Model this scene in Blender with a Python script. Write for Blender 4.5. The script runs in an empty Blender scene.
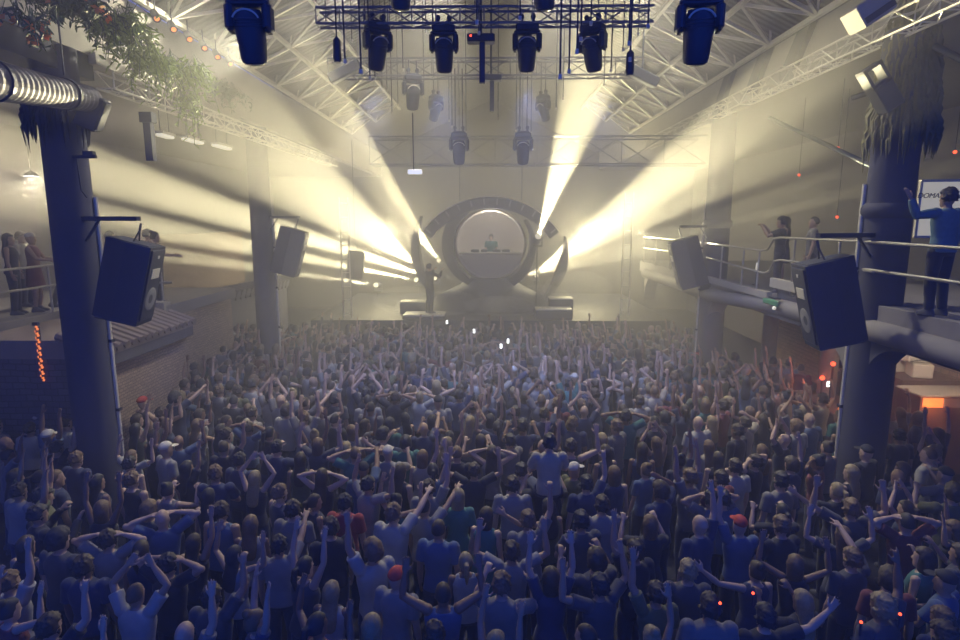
import bpy, math, random
import numpy as np
from mathutils import Vector, Matrix, Quaternion
R0 = random.Random(11)
C = bpy.context.scene.collection
PI = math.pi
V = Vector
# ---------------------------------------------------------------- camera geometry (metres; the camera stands on the rear terrace)
F = 590.0; PITCH = math.atan(100/590); YAW = math.radians(.96); CZ = 5.4
def ray(px, py):
    a, b = (px-480)/F, (320-py)/F
    cp, sp = math.cos(PITCH), math.sin(PITCH)
    x, y, z = a, cp+b*sp, -sp+b*cp
    c, s = math.cos(YAW), math.sin(YAW)
    return V((x*c-y*s, x*s+y*c, z))
def P(px, py, Y):
    d = ray(px, py); t = Y/d.y; return V((0, 0, CZ))+d*t
def PX(px, py, X):
    d = ray(px, py); t = X/d.x; return V((0, 0, CZ))+d*t
def PZ(px, py, Z):
    d = ray(px, py); t = (Z-CZ)/d.z; return V((0, 0, CZ))+d*t
def proj(p):
    c, s = math.cos(YAW), math.sin(YAW)
    x, y, z = p[0], p[1], p[2]-CZ
    xr = x*c+y*s; yr = -x*s+y*c
    cp, sp = math.cos(PITCH), math.sin(PITCH)
    d = yr*cp-z*sp; u = yr*sp+z*cp
    return 480+F*xr/d, 320-F*u/d, d

# ---------------------------------------------------------------- materials
MATS = {}
def mat(name, col, rough=.7, metal=0.0, noise=.25, scale=6.0, emit=None, estr=0.0, bump=0.0, col2=None, sheen=0.0):
    if name in MATS: return MATS[name]
    m = bpy.data.materials.new(name); m.use_nodes = True
    nt = m.node_tree; b = nt.nodes['Principled BSDF']
    b.inputs['Roughness'].default_value = rough; b.inputs['Metallic'].default_value = metal
    tc = nt.nodes.new('ShaderNodeTexCoord'); n = nt.nodes.new('ShaderNodeTexNoise')
    n.inputs['Scale'].default_value = scale; n.inputs['Detail'].default_value = 3
    nt.links.new(tc.outputs['Object'], n.inputs['Vector'])
    mx = nt.nodes.new('ShaderNodeMix'); mx.data_type = 'RGBA'
    c2 = col2 or [c*(1-noise) for c in col]
    mx.inputs[6].default_value = (*col, 1); mx.inputs[7].default_value = (*c2[:3], 1)
    nt.links.new(n.outputs['Fac'], mx.inputs[0]); nt.links.new(mx.outputs[2], b.inputs['Base Color'])
    if bump:
        bp = nt.nodes.new('ShaderNodeBump'); bp.inputs['Strength'].default_value = bump
        nt.links.new(n.outputs['Fac'], bp.inputs['Height']); nt.links.new(bp.outputs['Normal'], b.inputs['Normal'])
    if emit:
        b.inputs['Emission Color'].default_value = (*emit, 1); b.inputs['Emission Strength'].default_value = estr
    if sheen:
        b.inputs['Sheen Weight'].default_value = sheen
    m.use_backface_culling = False
    MATS[name] = m
    return m
def brick_mat(name, c1, c2, mortar, scale, bw=.5, rh=.25, squash=1, axes='xz'):
    m = bpy.data.materials.new(name); m.use_nodes = True
    nt = m.node_tree; b = nt.nodes['Principled BSDF']; b.inputs['Roughness'].default_value = .9
    tc = nt.nodes.new('ShaderNodeTexCoord'); sp = nt.nodes.new('ShaderNodeSeparateXYZ'); cb = nt.nodes.new('ShaderNodeCombineXYZ')
    nz = nt.nodes.new('ShaderNodeTexNoise'); nz.inputs['Scale'].default_value = 2.5
    mxv = nt.nodes.new('ShaderNodeMix'); mxv.data_type = 'RGBA'; mxv.inputs[0].default_value = .06
    nt.links.new(tc.outputs['Object'], mxv.inputs[6]); nt.links.new(nz.outputs['Color'], mxv.inputs[7])
    nt.links.new(tc.outputs['Object'], nz.inputs['Vector'])
    nt.links.new(mxv.outputs[2], sp.inputs[0])
    nt.links.new(sp.outputs['XYZ'.index(axes[0].upper())], cb.inputs[0]); nt.links.new(sp.outputs['XYZ'.index(axes[1].upper())], cb.inputs[1])
    br = nt.nodes.new('ShaderNodeTexBrick'); br.inputs['Scale'].default_value = scale
    br.inputs['Color1'].default_value = (*c1, 1); br.inputs['Color2'].default_value = (*c2, 1); br.inputs['Mortar'].default_value = (*mortar, 1)
    br.inputs['Brick Width'].default_value = bw; br.inputs['Row Height'].default_value = rh; br.inputs['Mortar Size'].default_value = .025
    nt.links.new(cb.outputs[0], br.inputs['Vector']); nt.links.new(br.outputs['Color'], b.inputs['Base Color'])
    bp = nt.nodes.new('ShaderNodeBump'); bp.inputs['Strength'].default_value = .6; bp.inputs['Distance'].default_value = .03
    nt.links.new(br.outputs['Fac'], bp.inputs['Height']); bp.invert = True
    nt.links.new(bp.outputs['Normal'], b.inputs['Normal'])
    MATS[name] = m
    return m

# ---------------------------------------------------------------- mesh builder
class MB:
    def __init__(s): s.v = []; s.f = []
    def add(s, vs, fs):
        o = len(s.v); s.v += [tuple(v) for v in vs]; s.f += [tuple(i+o for i in f) for f in fs]; return s
    def box(s, c, d, rot=None, taper=1.0, bev=0.0):
        c = V(c); hx, hy, hz = d[0]/2, d[1]/2, d[2]/2
        if bev > 0:
            b = min(bev, hx*.9, hy*.9, hz*.9); vs = []; 
            rings = [(-hz, b), (-hz+b, 0), (hz-b, 0), (hz, b)]
            for z, i in rings:
                X, Y = hx-i, hy-i; q = b
                vs += [(X, -Y+q, z), (X, Y-q, z), (X-q, Y, z), (-X+q, Y, z), (-X, Y-q, z), (-X, -Y+q, z), (-X+q, -Y, z), (X-q, -Y, z)]
            fs = [tuple(range(7, -1, -1)), tuple(range(24, 32))]
            for r in range(3):
                for k in range(8): fs.append((r*8+k, r*8+(k+1) % 8, r*8+8+(k+1) % 8, r*8+8+k))
        else:
            vs = [(-hx, -hy, -hz), (hx, -hy, -hz), (hx, hy, -hz), (-hx, hy, -hz), (-hx*taper, -hy*taper, hz), (hx*taper, -hy*taper, hz), (hx*taper, hy*taper, hz), (-hx*taper, hy*taper, hz)]
            fs = [(3, 2, 1, 0), (4, 5, 6, 7), (0, 1, 5, 4), (1, 2, 6, 5), (2, 3, 7, 6), (3, 0, 4, 7)]
        M = rot.to_matrix() if isinstance(rot, Quaternion) else rot
        vs = [c+(M @ V(v) if M else V(v)) for v in vs]
        return s.add(vs, fs)
    def bar(s, a, b, w, h=None):
        a, b = V(a), V(b); d = b-a; L = d.length
        if L < 1e-6: return s
        return s.box((a+b)/2, (w, h or w, L), d.to_track_quat('Z', 'Y'))
    def tube(s, pts, r, n=8, caps=True):
        pts = [V(p) for p in pts]; rs = r if isinstance(r, (list, tuple)) else [r]*len(pts)
        vs = []; up = None
        for i, p in enumerate(pts):
            t = (pts[min(i+1, len(pts)-1)]-pts[max(i-1, 0)]).normalized()
            if up is None:
                up = t.orthogonal().normalized()
            else:
                up = (up-t*up.dot(t)).normalized()
            bn = t.cross(up)
            rr = rs[i]; ra, rb = rr if isinstance(rr, tuple) else (rr, rr)
            for k in range(n):
                a = 2*PI*k/n; vs.append(p+up*(ra*math.cos(a))+bn*(rb*math.sin(a)))
        fs = []
        for i in range(len(pts)-1):
            for k in range(n): fs.append((i*n+k, i*n+(k+1) % n, (i+1)*n+(k+1) % n, (i+1)*n+k))
        if caps: fs += [tuple(range(n-1, -1, -1)), tuple(range((len(pts)-1)*n, len(pts)*n))]
        return s.add(vs, fs)
    def loft(s, rings, n=20, M=None, p=2.0):
        # rings: (cx, cy, cz, rx, ry)
        vs = []
        for cx, cy, cz, rx, ry in rings:
            for k in range(n):
                a = 2*PI*k/n; c_, s_ = math.cos(a), math.sin(a)
                e = 2/p
                vs.append(V((cx+rx*math.copysign(abs(c_)**e, c_), cy+ry*math.copysign(abs(s_)**e, s_), cz)))
        if M: vs = [M @ v for v in vs]
        fs = []
        for i in range(len(rings)-1):
            for k in range(n): fs.append((i*n+k, i*n+(k+1) % n, (i+1)*n+(k+1) % n, (i+1)*n+k))
        fs += [tuple(range(n-1, -1, -1)), tuple(range((len(rings)-1)*n, len(rings)*n))]
        return s.add(vs, fs)
    def ball(s, c, r, nu=16, nv=10, M=None):
        c = V(c); r = r if isinstance(r, (tuple, list)) else (r, r, r)
        vs = [V((0, 0, -r[2]))]
        for j in range(1, nv):
            t = -PI/2+PI*j/nv
            for k in range(nu):
                a = 2*PI*k/nu; vs.append(V((r[0]*math.cos(t)*math.cos(a), r[1]*math.cos(t)*math.sin(a), r[2]*math.sin(t))))
        vs.append(V((0, 0, r[2])))
        if M: vs = [M @ v for v in vs]
        vs = [c+v for v in vs]
        fs = [(0, 1+(k+1) % nu, 1+k) for k in range(nu)]
        for j in range(nv-2):
            for k in range(nu):
                fs.append((1+j*nu+k, 1+j*nu+(k+1) % nu, 1+(j+1)*nu+(k+1) % nu, 1+(j+1)*nu+k))
        b = 1+(nv-2)*nu; t = len(vs)-1
        fs += [(b+k, b+(k+1) % nu, t) for k in range(nu)]
        return s.add(vs, fs)
    def lathe(s, prof, c=(0, 0, 0), axis=(0, 0, 1), n=20):
        # prof: (radius, along axis)
        q = V(axis).normalized().to_track_quat('Z', 'Y').to_matrix(); c = V(c)
        vs = []
        for r, z in prof:
            for k in range(n):
                a = 2*PI*k/n; vs.append(c+q @ V((r*math.cos(a), r*math.sin(a), z)))
        fs = []
        for i in range(len(prof)-1):
            for k in range(n): fs.append((i*n+k, i*n+(k+1) % n, (i+1)*n+(k+1) % n, (i+1)*n+k))
        fs += [tuple(range(n-1, -1, -1)), tuple(range((len(prof)-1)*n, len(prof)*n))]
        return s.add(vs, fs)
    def prism(s, poly, ext):
        # poly: list of 3D points (planar), ext: vector
        n = len(poly); e = V(ext); vs = [V(p) for p in poly]+[V(p)+e for p in poly]
        fs = [tuple(range(n-1, -1, -1)), tuple(range(n, 2*n))]+[(k, (k+1) % n, n+(k+1) % n, n+k) for k in range(n)]
        return s.add(vs, fs)
    def mesh(s, name):
        me = bpy.data.meshes.new(name); me.from_pydata(s.v, [], s.f); me.update()
        import bmesh
        bm = bmesh.new(); bm.from_mesh(me); bmesh.ops.recalc_face_normals(bm, faces=bm.faces); bm.to_mesh(me); bm.free()
        return me
    def build(s, name, m, parent=None, smooth=False, loc=None):
        me = s.mesh(name)
        if loc is not None:
            L = V(loc)
            for v in me.vertices: v.co -= L
        if smooth:
            me.polygons.foreach_set('use_smooth', [True]*len(me.polygons))
            try: me.set_sharp_from_angle(angle=math.radians(40))
            except Exception: pass
        me.materials.append(m)
        o = bpy.data.objects.new(name, me); C.objects.link(o)
        if parent: o.parent = parent
        if loc is not None: o.location = loc
        return o
def tag(o, label, cat, group=None, kind=None):
    if label: o['label'] = label
    if cat: o['category'] = cat
    if group: o['group'] = group
    if kind: o['kind'] = kind
    return o
def struct(o):
    o['kind'] = 'structure'; return o
def empty(name, loc, label, cat, group=None, rot=None):
    o = bpy.data.objects.new(name, None); C.objects.link(o); o.location = loc
    if rot is not None:
        o.rotation_mode = 'QUATERNION'; o.rotation_quaternion = rot
    return tag(o, label, cat, group)
def copy_tree(o, parent=None):
    kids = list(o.children)
    c = o.copy(); C.objects.link(c); c.parent = parent
    for k in kids: copy_tree(k, c)
    return c
# ---------------------------------------------------------------- palette: dark colours carry the navy tone of the shadows
M_black = mat('black_cabinet', (.030, .038, .075), .6)
M_metal = mat('dark_metal', (.045, .055, .10), .45, .3)
M_fixt = mat('fixture_black', (.028, .036, .075), .4)
M_glass = mat('lens_glass', (.02, .03, .07), .08, 0, .1)
M_alu = mat('pale_painted_steel', (.72, .70, .62), .45, .2, .15)
M_aludark = mat('dull_aluminium', (.30, .31, .34), .5, .4, .2)
M_rail = mat('galvanised_rail', (.55, .54, .50), .35, .6, .2)
M_pillar = mat('shade_navy_plaster', (.065, .07, .12), .8, 0, .3, 2.5, bump=.1)  # plaster colour includes the navy of its shaded side
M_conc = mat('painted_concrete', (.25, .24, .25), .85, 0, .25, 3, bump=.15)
M_fascia = mat('fascia_board', (.42, .40, .36), .8, 0, .2, 1.5)
M_beam = mat('dark_beam_board', (.07, .075, .11), .8)
M_duct = mat('spiral_duct_steel', (.13, .13, .17), .6, .35, .2)
M_tile = mat('terracotta_coping', (.30, .25, .25), .85, 0, .35, 5, bump=.2)
M_dk = mat('dark_roof_tile', (.10, .10, .14), .85, 0, .3, 5)
M_brickY = brick_mat('sandy_brick_along', (.42, .33, .26), (.30, .23, .20), (.16, .14, .15), 4.0, axes='yz')
M_brickX = brick_mat('sandy_brick_across', (.42, .33, .26), (.30, .23, .20), (.16, .14, .15), 4.0, axes='xz')
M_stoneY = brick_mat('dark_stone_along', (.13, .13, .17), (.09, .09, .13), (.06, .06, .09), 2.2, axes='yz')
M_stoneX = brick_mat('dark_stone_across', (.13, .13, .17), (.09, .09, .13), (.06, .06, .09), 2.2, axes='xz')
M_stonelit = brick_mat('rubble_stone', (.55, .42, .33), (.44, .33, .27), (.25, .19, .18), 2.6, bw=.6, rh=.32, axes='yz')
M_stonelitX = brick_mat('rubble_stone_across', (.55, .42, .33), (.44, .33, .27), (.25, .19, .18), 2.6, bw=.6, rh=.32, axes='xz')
M_floor = mat('dance_floor', (.018, .022, .05), .5)
M_stage = mat('stage_black', (.025, .027, .04), .6)
M_backwall = mat('stage_backdrop_cloth', (.10, .095, .10), .9, 0, .3, 1)
M_wood = mat('bar_timber', (.20, .13, .10), .6, 0, .4, 3)
M_white = mat('white_card', (.80, .77, .68), .6, 0, .08)
M_tube = mat('fluorescent_diffuser', (.85, .83, .75), .5, 0, .05, emit=(1, .93, .72), estr=.55)
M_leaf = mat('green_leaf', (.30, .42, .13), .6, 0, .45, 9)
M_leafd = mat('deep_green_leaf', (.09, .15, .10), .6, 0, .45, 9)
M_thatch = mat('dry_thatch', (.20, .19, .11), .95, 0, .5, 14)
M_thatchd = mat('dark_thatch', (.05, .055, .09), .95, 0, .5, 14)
M_flower = mat('orange_petal', (.85, .28, .08), .6, 0, .2, emit=(1, .25, .05), estr=.0)
M_redled = mat('red_led', (.8, .1, .05), .5, 0, .1, emit=(1, .09, .03), estr=3.0)
M_orled = mat('orange_led', (.8, .3, .05), .5, 0, .1, emit=(1, .24, .06), estr=1.2)
M_screen = mat('phone_screen', (.6, .6, .6), .3, 0, .1, emit=(.95, .95, .9), estr=4.0)
M_green = mat('green_sign_plastic', (.08, .30, .16), .5)
M_shell = mat('white_pod_shell', (.62, .58, .56), .5, 0, .1, 1)
M_teal = mat('teal_cotton', (.10, .42, .40), .8, 0, .2)
def roof_mat():
    m = bpy.data.materials.new('corrugated_roof_sheet'); m.use_nodes = True
    nt = m.node_tree; b = nt.nodes['Principled BSDF']; b.inputs['Roughness'].default_value = .65
    tc = nt.nodes.new('ShaderNodeTexCoord'); w = nt.nodes.new('ShaderNodeTexWave'); w.wave_type = 'BANDS'; w.bands_direction = 'Y'
    w.inputs['Scale'].default_value = 1.6; w.inputs['Distortion'].default_value = .05
    nt.links.new(tc.outputs['Object'], w.inputs['Vector'])
    n = nt.nodes.new('ShaderNodeTexNoise'); n.inputs['Scale'].default_value = .7; nt.links.new(tc.outputs['Object'], n.inputs['Vector'])
    mx = nt.nodes.new('ShaderNodeMix'); mx.data_type = 'RGBA'; mx.inputs[6].default_value = (.22, .21, .20, 1); mx.inputs[7].default_value = (.14, .14, .14, 1)
    nt.links.new(n.outputs['Fac'], mx.inputs[0]); nt.links.new(mx.outputs[2], b.inputs['Base Color'])
    bp = nt.nodes.new('ShaderNodeBump'); bp.inputs['Strength'].default_value = .5; bp.inputs['Distance'].default_value = .05
    nt.links.new(w.outputs['Fac'], bp.inputs['Height']); nt.links.new(bp.outputs['Normal'], b.inputs['Normal'])
    return m
M_roof = roof_mat()
# ================================================================ THE HALL
XL, XR = -6.7, 6.5
o = MB().box((0, 17, -.1), (30, 40, .2)).build('floor', M_floor); struct(o)
o = MB().box((0, 36.2, 6.5), (30, .3, 13)).build('wall_back', M_backwall); struct(o)
o = MB().box((-13.2, 17, 4.2), (.3, 40, 8.4)).build('wall_left', M_conc); struct(o)
o = MB().box((12.2, 17, 4.2), (.3, 40, 8.4)).build('wall_right', M_conc); struct(o)
# gabled roof: eaves at x=+-6.2 z=9.25, ridge z=12.2
m = MB()
for s in (-1, 1):
    m.prism([(s*6.4, 5.5, 9.25), (0, 5.5, 12.3), (0, 5.5, 12.42), (s*6.4, 5.5, 9.37)], (0, 30.6, 0))
o = m.build('ceiling', M_roof); struct(o)
o = MB().box((-9.85, 21, 8.0), (6.4, 30.2, .12)).build('ceiling_left', M_conc); struct(o)
o = MB().box((9.35, 21, 8.35), (5.6, 30.2, .12)).build('ceiling_right', M_conc); struct(o)
o = MB().box((-6.55, 21, 8.65), (.14, 30.2, 1.25)).build('trim_1', M_fascia); struct(o)
o = MB().box((6.5, 21, 8.8), (.14, 30.2, .95)).build('trim_2', M_fascia); struct(o)

# ---- pillars (near and far on each side)
def pillar(name, x, y, r0, r1, top, collar=None, flip=1):
    m = MB()
    m.lathe([(r0*1.06, 0), (r0*1.02, .3), (r0, 1.5), (r0*.97, 4.2), (r1, top)], (x, y, 0), n=28)
    o = m.build(name, M_pillar, smooth=True); struct(o)
    if collar:
        m = MB().lathe([(r0*.97, -.12), (r0*1.12, -.05), (r0*1.12, .05), (r0*.97, .12)], (x, y, collar), n=28)
        m.build('collar', M_pillar, o, smooth=True)
    # a pale conduit clipped to the stage side of the pillar
    xs = x+flip*(r0*.98)
    c = MB().tube([(xs, y+.12, .0), (xs, y+.12, top*.72)], .035, 8).build('conduit', M_alu, o, smooth=True)
    for z in (2.2, 3.4, 4.6):
        MB().box((xs, y+.12, z), (.1, .1, .05)).build('clip', M_metal, c)
    return o
pL = pillar('pillar', XL, 9.5, .33, .30, 8.0, None, 1)
pL2 = pillar('pillar', XL, 17.4, .31, .29, 8.0, None, 1)
pR = pillar('pillar', XR, 9.9, .36, .33, 8.3, 5.55, -1)
pR2 = pillar('pillar', XR, 17.2, .36, .33, 8.3, 5.3, -1)

# ---- right terrace: slab, rolled edge, arches
zf, zn = 3.72, 4.03        # far / near floor levels of the right terrace (a step at y = 13)
m = MB()
m.prism([(6.32, 2, zn-.42), (12.1, 2, zn-.42), (12.1, 2, zn), (6.32, 2, zn)], (0, 11.0, 0))
m.prism([(6.32, 13, zf-.42), (12.1, 13, zf-.42), (12.1, 13, zf), (6.32, 13, zf)], (0, 12, 0))
o = m.build('floor_terrace_right', M_conc); struct(o)
m = MB().tube([(6.3, 4, zn-.42), (6.3, 9.6, zn-.42), (6.3, 13, zn-.5), (6.3, 17, zf-.45), (6.3, 24, zf-.45)], .18, 14)
o = m.build('trim_3', M_conc, smooth=True); struct(o)
m = MB().box((6.22, 15.1, zf+.02), (.12, 3.9, .16)).box((6.22, 11.6, zn+.02), (.12, 2.9, .2))
o = m.build('trim_4', M_fascia); struct(o)
def arch(y0, y1, ztop, rad, m):
    # spandrel under the slab, between y0 and y1, opening with rounded corners of radius rad (y-z plane at x=6.5)
    pts = [(y0, ztop)]
    pts2 = []
    zc = ztop-.22-rad
    for k in range(9):
        a = PI-PI/2*k/8; pts2.append((y0+.0+rad+rad*math.cos(a), zc+rad*math.sin(a)))
    for k in range(9):
        a = PI/2-PI/2*k/8; pts2.append((y1-rad+rad*math.cos(a), zc+rad*math.sin(a)))
    top = [(p[0], ztop) for p in pts2]
    for i in range(len(pts2)-1):
        a, b = pts2[i], pts2[i+1]
        if abs(a[0]-b[0]) < 1e-5: continue
        m.prism([(6.28, a[0], a[1]), (6.28, b[0], b[1]), (6.28, b[0], ztop), (6.28, a[0], ztop)], (.45, 0, 0))
m = MB(); arch(10.15, 17.0, 3.5, 1.0, m); o = m.build('beam_arch', M_conc); struct(o)
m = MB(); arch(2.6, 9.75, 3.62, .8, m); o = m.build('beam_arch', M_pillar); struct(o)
m = MB(); arch(17.4, 24.0, 3.4, 1.0, m); o = m.build('beam_arch', M_conc); struct(o)
o = MB().box((10.9, 10, 1.9), (.3, 26, 3.6)).build('wall_under_terrace', M_stonelit); struct(o)
for y in (14.2, 17.3):
    o = MB().lathe([(.22, 0), (.2, 3.4)], (8.3, y, 0), n=16).build('pillar_slim', M_conc, smooth=True); struct(o)

# ---- left terrace: stone wall, slab, brick bay with tiled coping
zl = 3.36
m = MB().box((-11.4, 8.2, zl-.14), (3.2, 11.6, .28)).box((-10.4, 15.9, zl-.14), (5.2, 3.9, .28))
o = m.build('floor_terrace_left', M_conc); struct(o)
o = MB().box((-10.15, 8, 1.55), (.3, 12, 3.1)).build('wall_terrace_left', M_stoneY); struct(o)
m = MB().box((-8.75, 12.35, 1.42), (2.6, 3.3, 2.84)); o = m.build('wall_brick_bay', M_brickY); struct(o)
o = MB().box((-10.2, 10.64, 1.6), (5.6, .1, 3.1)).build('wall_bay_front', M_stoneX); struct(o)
o = MB().box((-7.38, 12.35, 2.78), (.22, 3.5, .3)).build('trim_5', M_dk); struct(o)
ob = MB().prism([(-7.25, 10.55, 2.93), (-8.0, 10.55, 3.2), (-10.0, 10.55, 3.2), (-10, 10.55, 2.85), (-7.25, 10.55, 2.85)], (0, 3.55, 0)).build('roof_coping', M_tile); struct(ob)
for k in range(15):
    y = 10.65+k*.245
    MB().tube([(-7.2, y, 2.96), (-8.05, y, 3.27)], .085, 8).build('coping_tile', M_tile, ob, smooth=True)
m = MB().box((-8.1, 15.9, 1.55), (.3, 3.9, 3.1)); o = m.build('wall_brick_far', M_brickY); struct(o)
o = MB().box((-8.05, 14.0, 3.3), (.5, .3, .3)).build('trim_6', M_fascia); struct(o)
# long sandy brick wall behind with a scalloped dark tile eave in front of it
o = MB().box((-11.3, 21.3, 3.2), (.3, 10.6, 3.4)).build('wall_brick_rear', M_brickY); struct(o)
sc = MB().prism([(-9.4, 15.5, 2.9), (-9.4, 27, 2.6), (-9.4, 27, 1.8), (-9.4, 15.5, 1.8)], (-.15, 0, 0)).box((-9.5, 21.3, .9), (.2, 11.4, 1.8)).build('wall_scalloped', M_dk); struct(sc)
for k in range(26):
    y = 15.6+k*.44; z = 2.92-.3*k/26
    MB().tube([(-9.2, y, z-.1), (-9.75, y, z+.06)], .21, 12).build('eave_tile', M_dk, sc, smooth=True)
# ---- stage
o = MB().box((0, 25.0, .91), (13, 8, 1.82)).build('floor_stage', M_stage); struct(o)
# ================================================================ ROOF STEEL, one lattice panel per bay and side
def lattice(side, y0, y1, label):
    root = empty('roof_lattice', (side*5.1, (y0+y1)/2, 9.6), label, 'roof truss', 'steel lattice panels under the roof')
    L = V(root.location)
    def q(s, y, d=0):   # s 0..1 from eave to inner chord, d = depth under the sheet
        x = 6.15-2.15*s; z = 9.2+.477*2.15*s
        return V((side*x, y, z-d+.12))-L
    n = 2; ys = [y0+(y1-y0)*k/n for k in range(n+1)]; dz = -.75
    bot = MB(); top = MB(); web = MB()
    for s in (0, .5, 1): bot.bar(q(s, y0, .12), q(s, y1, .12), .09)
    for y in ys[:-1]: bot.bar(q(0, y, .12), q(1, y, .12), .075)
    for i in range(n):
        a, b = ys[i], ys[i+1]; mid = (a+b)/2
        for s0 in (0, .5):
            bot.bar(q(s0, a, .12), q(s0+.5, mid, .12), .06); bot.bar(q(s0+.5, mid, .12), q(s0, b, .12), .06)
            c = q(s0+.25, mid, dz)
            for (ss, yy) in ((s0, a), (s0+.5, a), (s0, b), (s0+.5, b)):
                web.bar(q(ss, yy, .12), c, .04)
    for s in (.25, .75): top.bar(q(s, y0, dz), q(s, y1, dz), .06)
    for y in ys[:-1]:
        mid = y+(ys[1]-ys[0])/2; top.bar(q(.25, mid, dz), q(.75, mid, dz), .05)
    bot.build('lower_chords', M_alu, root); web.build('web_bars', M_alu, root); top.build('upper_chords', M_aludark, root)
ord_ = ['nearest', 'second', 'third', 'fourth', 'farthest']
for side, nm in ((-1, 'left'), (1, 'right')):
    for k in range(5):
        y0 = 8.2+k*3.8
        lattice(side, y0, y0+3.8, 'pale steel roof lattice panel along the %s eave, %s from the camera' % (nm, ord_[k]))

# ================================================================ LIGHTING RIG
def truss(name, a, b, w, h, label, step=None, m=None, group=None):
    a, b = V(a), V(b); c = (a+b)/2
    root = empty(name, c, label, 'truss', group)
    d = (b-a).normalized(); L = (b-a).length; up = V((0, 0, 1)); s = d.cross(up).normalized(); up = s.cross(d)
    corner = [(-w/2, -h/2), (w/2, -h/2), (w/2, h/2), (-w/2, h/2)]
    ch = MB(); br = MB()
    def q(k, t): return a-c+d*t+s*corner[k][0]+up*corner[k][1]
    for k in range(4): ch.tube([q(k, 0), q(k, L)], .02, 8)
    step = step or h*1.6; n = max(1, round(L/step))
    for i in range(n):
        t0, t1 = L*i/n, L*(i+1)/n
        for k in range(4):
            k2 = (k+1) % 4
            br.tube([q(k, t0), q(k2, t1)], .012, 5, False) if i % 2 == 0 else br.tube([q(k2, t0), q(k, t1)], .012, 5, False)
        br.tube([q(0, t0), q(1, t0)], .012, 5, False); br.tube([q(1, t0), q(2, t0)], .012, 5, False)
    ch.build('chords', m or M_aludark, root, smooth=True); br.build('bracing', m or M_aludark, root)
    return root
TZ = {}
for nm, Y, yt, yb, xa, xb, lab in (
    ('front', 10.0, 9, 25, 318, 652, 'grey box truss across the hall carrying four black moving lights'),
    ('middle', 14.0, 60, 77, 330, 640, 'grey box truss carrying the small moving lights, second from the camera'),
    ('rear', 18.5, 138, 165, 372, 702, 'grey box truss across the hall just above the stage arch'),
    ('top', 5.9, -75, -35, 90, 880, 'grey box truss above the two largest moving lights'),
    ('upper', 8.5, -50, -24, 330, 650, 'grey box truss at the top edge above the row of four moving lights')):
    a, b = P(xa, (yt+yb)/2, Y), P(xb, (yt+yb)/2, Y); h = P(480, yt, Y).z-P(480, yb, Y).z
    z = (a.z+b.z)/2; a.z = b.z = z; TZ[nm] = (z, h)
    truss('lighting_truss', a, b, h, h, lab, group='lighting trusses over the dance floor')
# two runs along the side fascias
truss('pipe_truss', (-6.2, 9.9, 7.62), (-6.2, 24, 7.62), .28, .26, 'pale pipe truss running under the left fascia towards the stage', .5, M_alu)
truss('pipe_truss', (6.15, 6.5, 8.3), (6.15, 24, 8.3), .3, .3, 'pale pipe truss running under the right fascia towards the stage', .5, M_alu)
truss('pipe_truss', (6.0, 7.6, 8.25), (9.5, 8.6, 8.2), .25, .25, 'short pale truss branching off above the shaggy right pillar', .5, M_alu)

def mover_meshes():
    base = MB().box((0, 0, .30), (.40, .26, .13), bev=.025).box((0, 0, .375), (.28, .16, .05), bev=.01)
    clamp = MB()
    for x in (-.1, .1): clamp.box((x, 0, .43), (.05, .07, .08)); clamp.tube([(x, -.04, .48), (x, .04, .48)], .045, 10)
    yoke = MB().box((0, 0, .225), (.46, .18, .07), bev=.02)
    for s in (-1, 1): yoke.box((s*.205, 0, .08), (.095, .22, .30), bev=.035)
    head = MB().lathe([(.07, .17), (.13, .16), (.163, .08), (.166, -.02), (.157, -.14), (.143, -.33), (.128, -.38)], n=24)
    vent = MB()
    for k in range(3): vent.lathe([(.165, .075-k*.035), (.172, .07-k*.035), (.172, .06-k*.035), (.165, .055-k*.035)], n=24)
    trim = MB()
    for k in range(14):   # highlight over the shoulders of the head, built as a pale arc
        pass
    pts = [(.15*math.cos(a), -.13, .03+.13*math.sin(a)) for a in [PI*(.12+.76*k/12) for k in range(13)]]
    trim.tube(pts, .011, 6)
    lens = MB().lathe([(.12, -.375), (.11, -.395), (.06, -.41), (.002, -.415)], n=24)
    return [('base', base, M_fixt), ('clamp', clamp, M_metal), ('yoke', yoke, M_fixt)], [('head', head, M_fixt), ('cooling_rings', vent, M_fixt), ('highlight_arc', trim, M_alu), ('lens', lens, M_glass)]
mv_fix, mv_head = mover_meshes()
mv_data = {n: (mb.mesh(n), m) for n, mb, m in mv_fix+mv_head}
for n, (me, m) in mv_data.items():
    me.materials.append(m); me.polygons.foreach_set('use_smooth', [True]*len(me.polygons)); me.set_sharp_from_angle(angle=math.radians(40))
def mover(loc, tilt, yaw, label, group, s=1.0, pan=0.0):
    root = empty('moving_head_light', loc, label, 'stage light', group); root.scale = (s, s, s); root.rotation_euler = (0, 0, yaw)
    objs = {}
    for n, _, _ in mv_fix:
        o = bpy.data.objects.new(n, mv_data[n][0]); C.objects.link(o); o.parent = root; objs[n] = o
    for n, _, _ in mv_head:
        o = bpy.data.objects.new(n, mv_data[n][0]); C.objects.link(o)
        if n == 'head': o.parent = root; o.rotation_euler = (tilt, 0, 0); objs[n] = o
        else: o.parent = objs['head']
    return root
G = 'black moving head lights on the rig'
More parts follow.
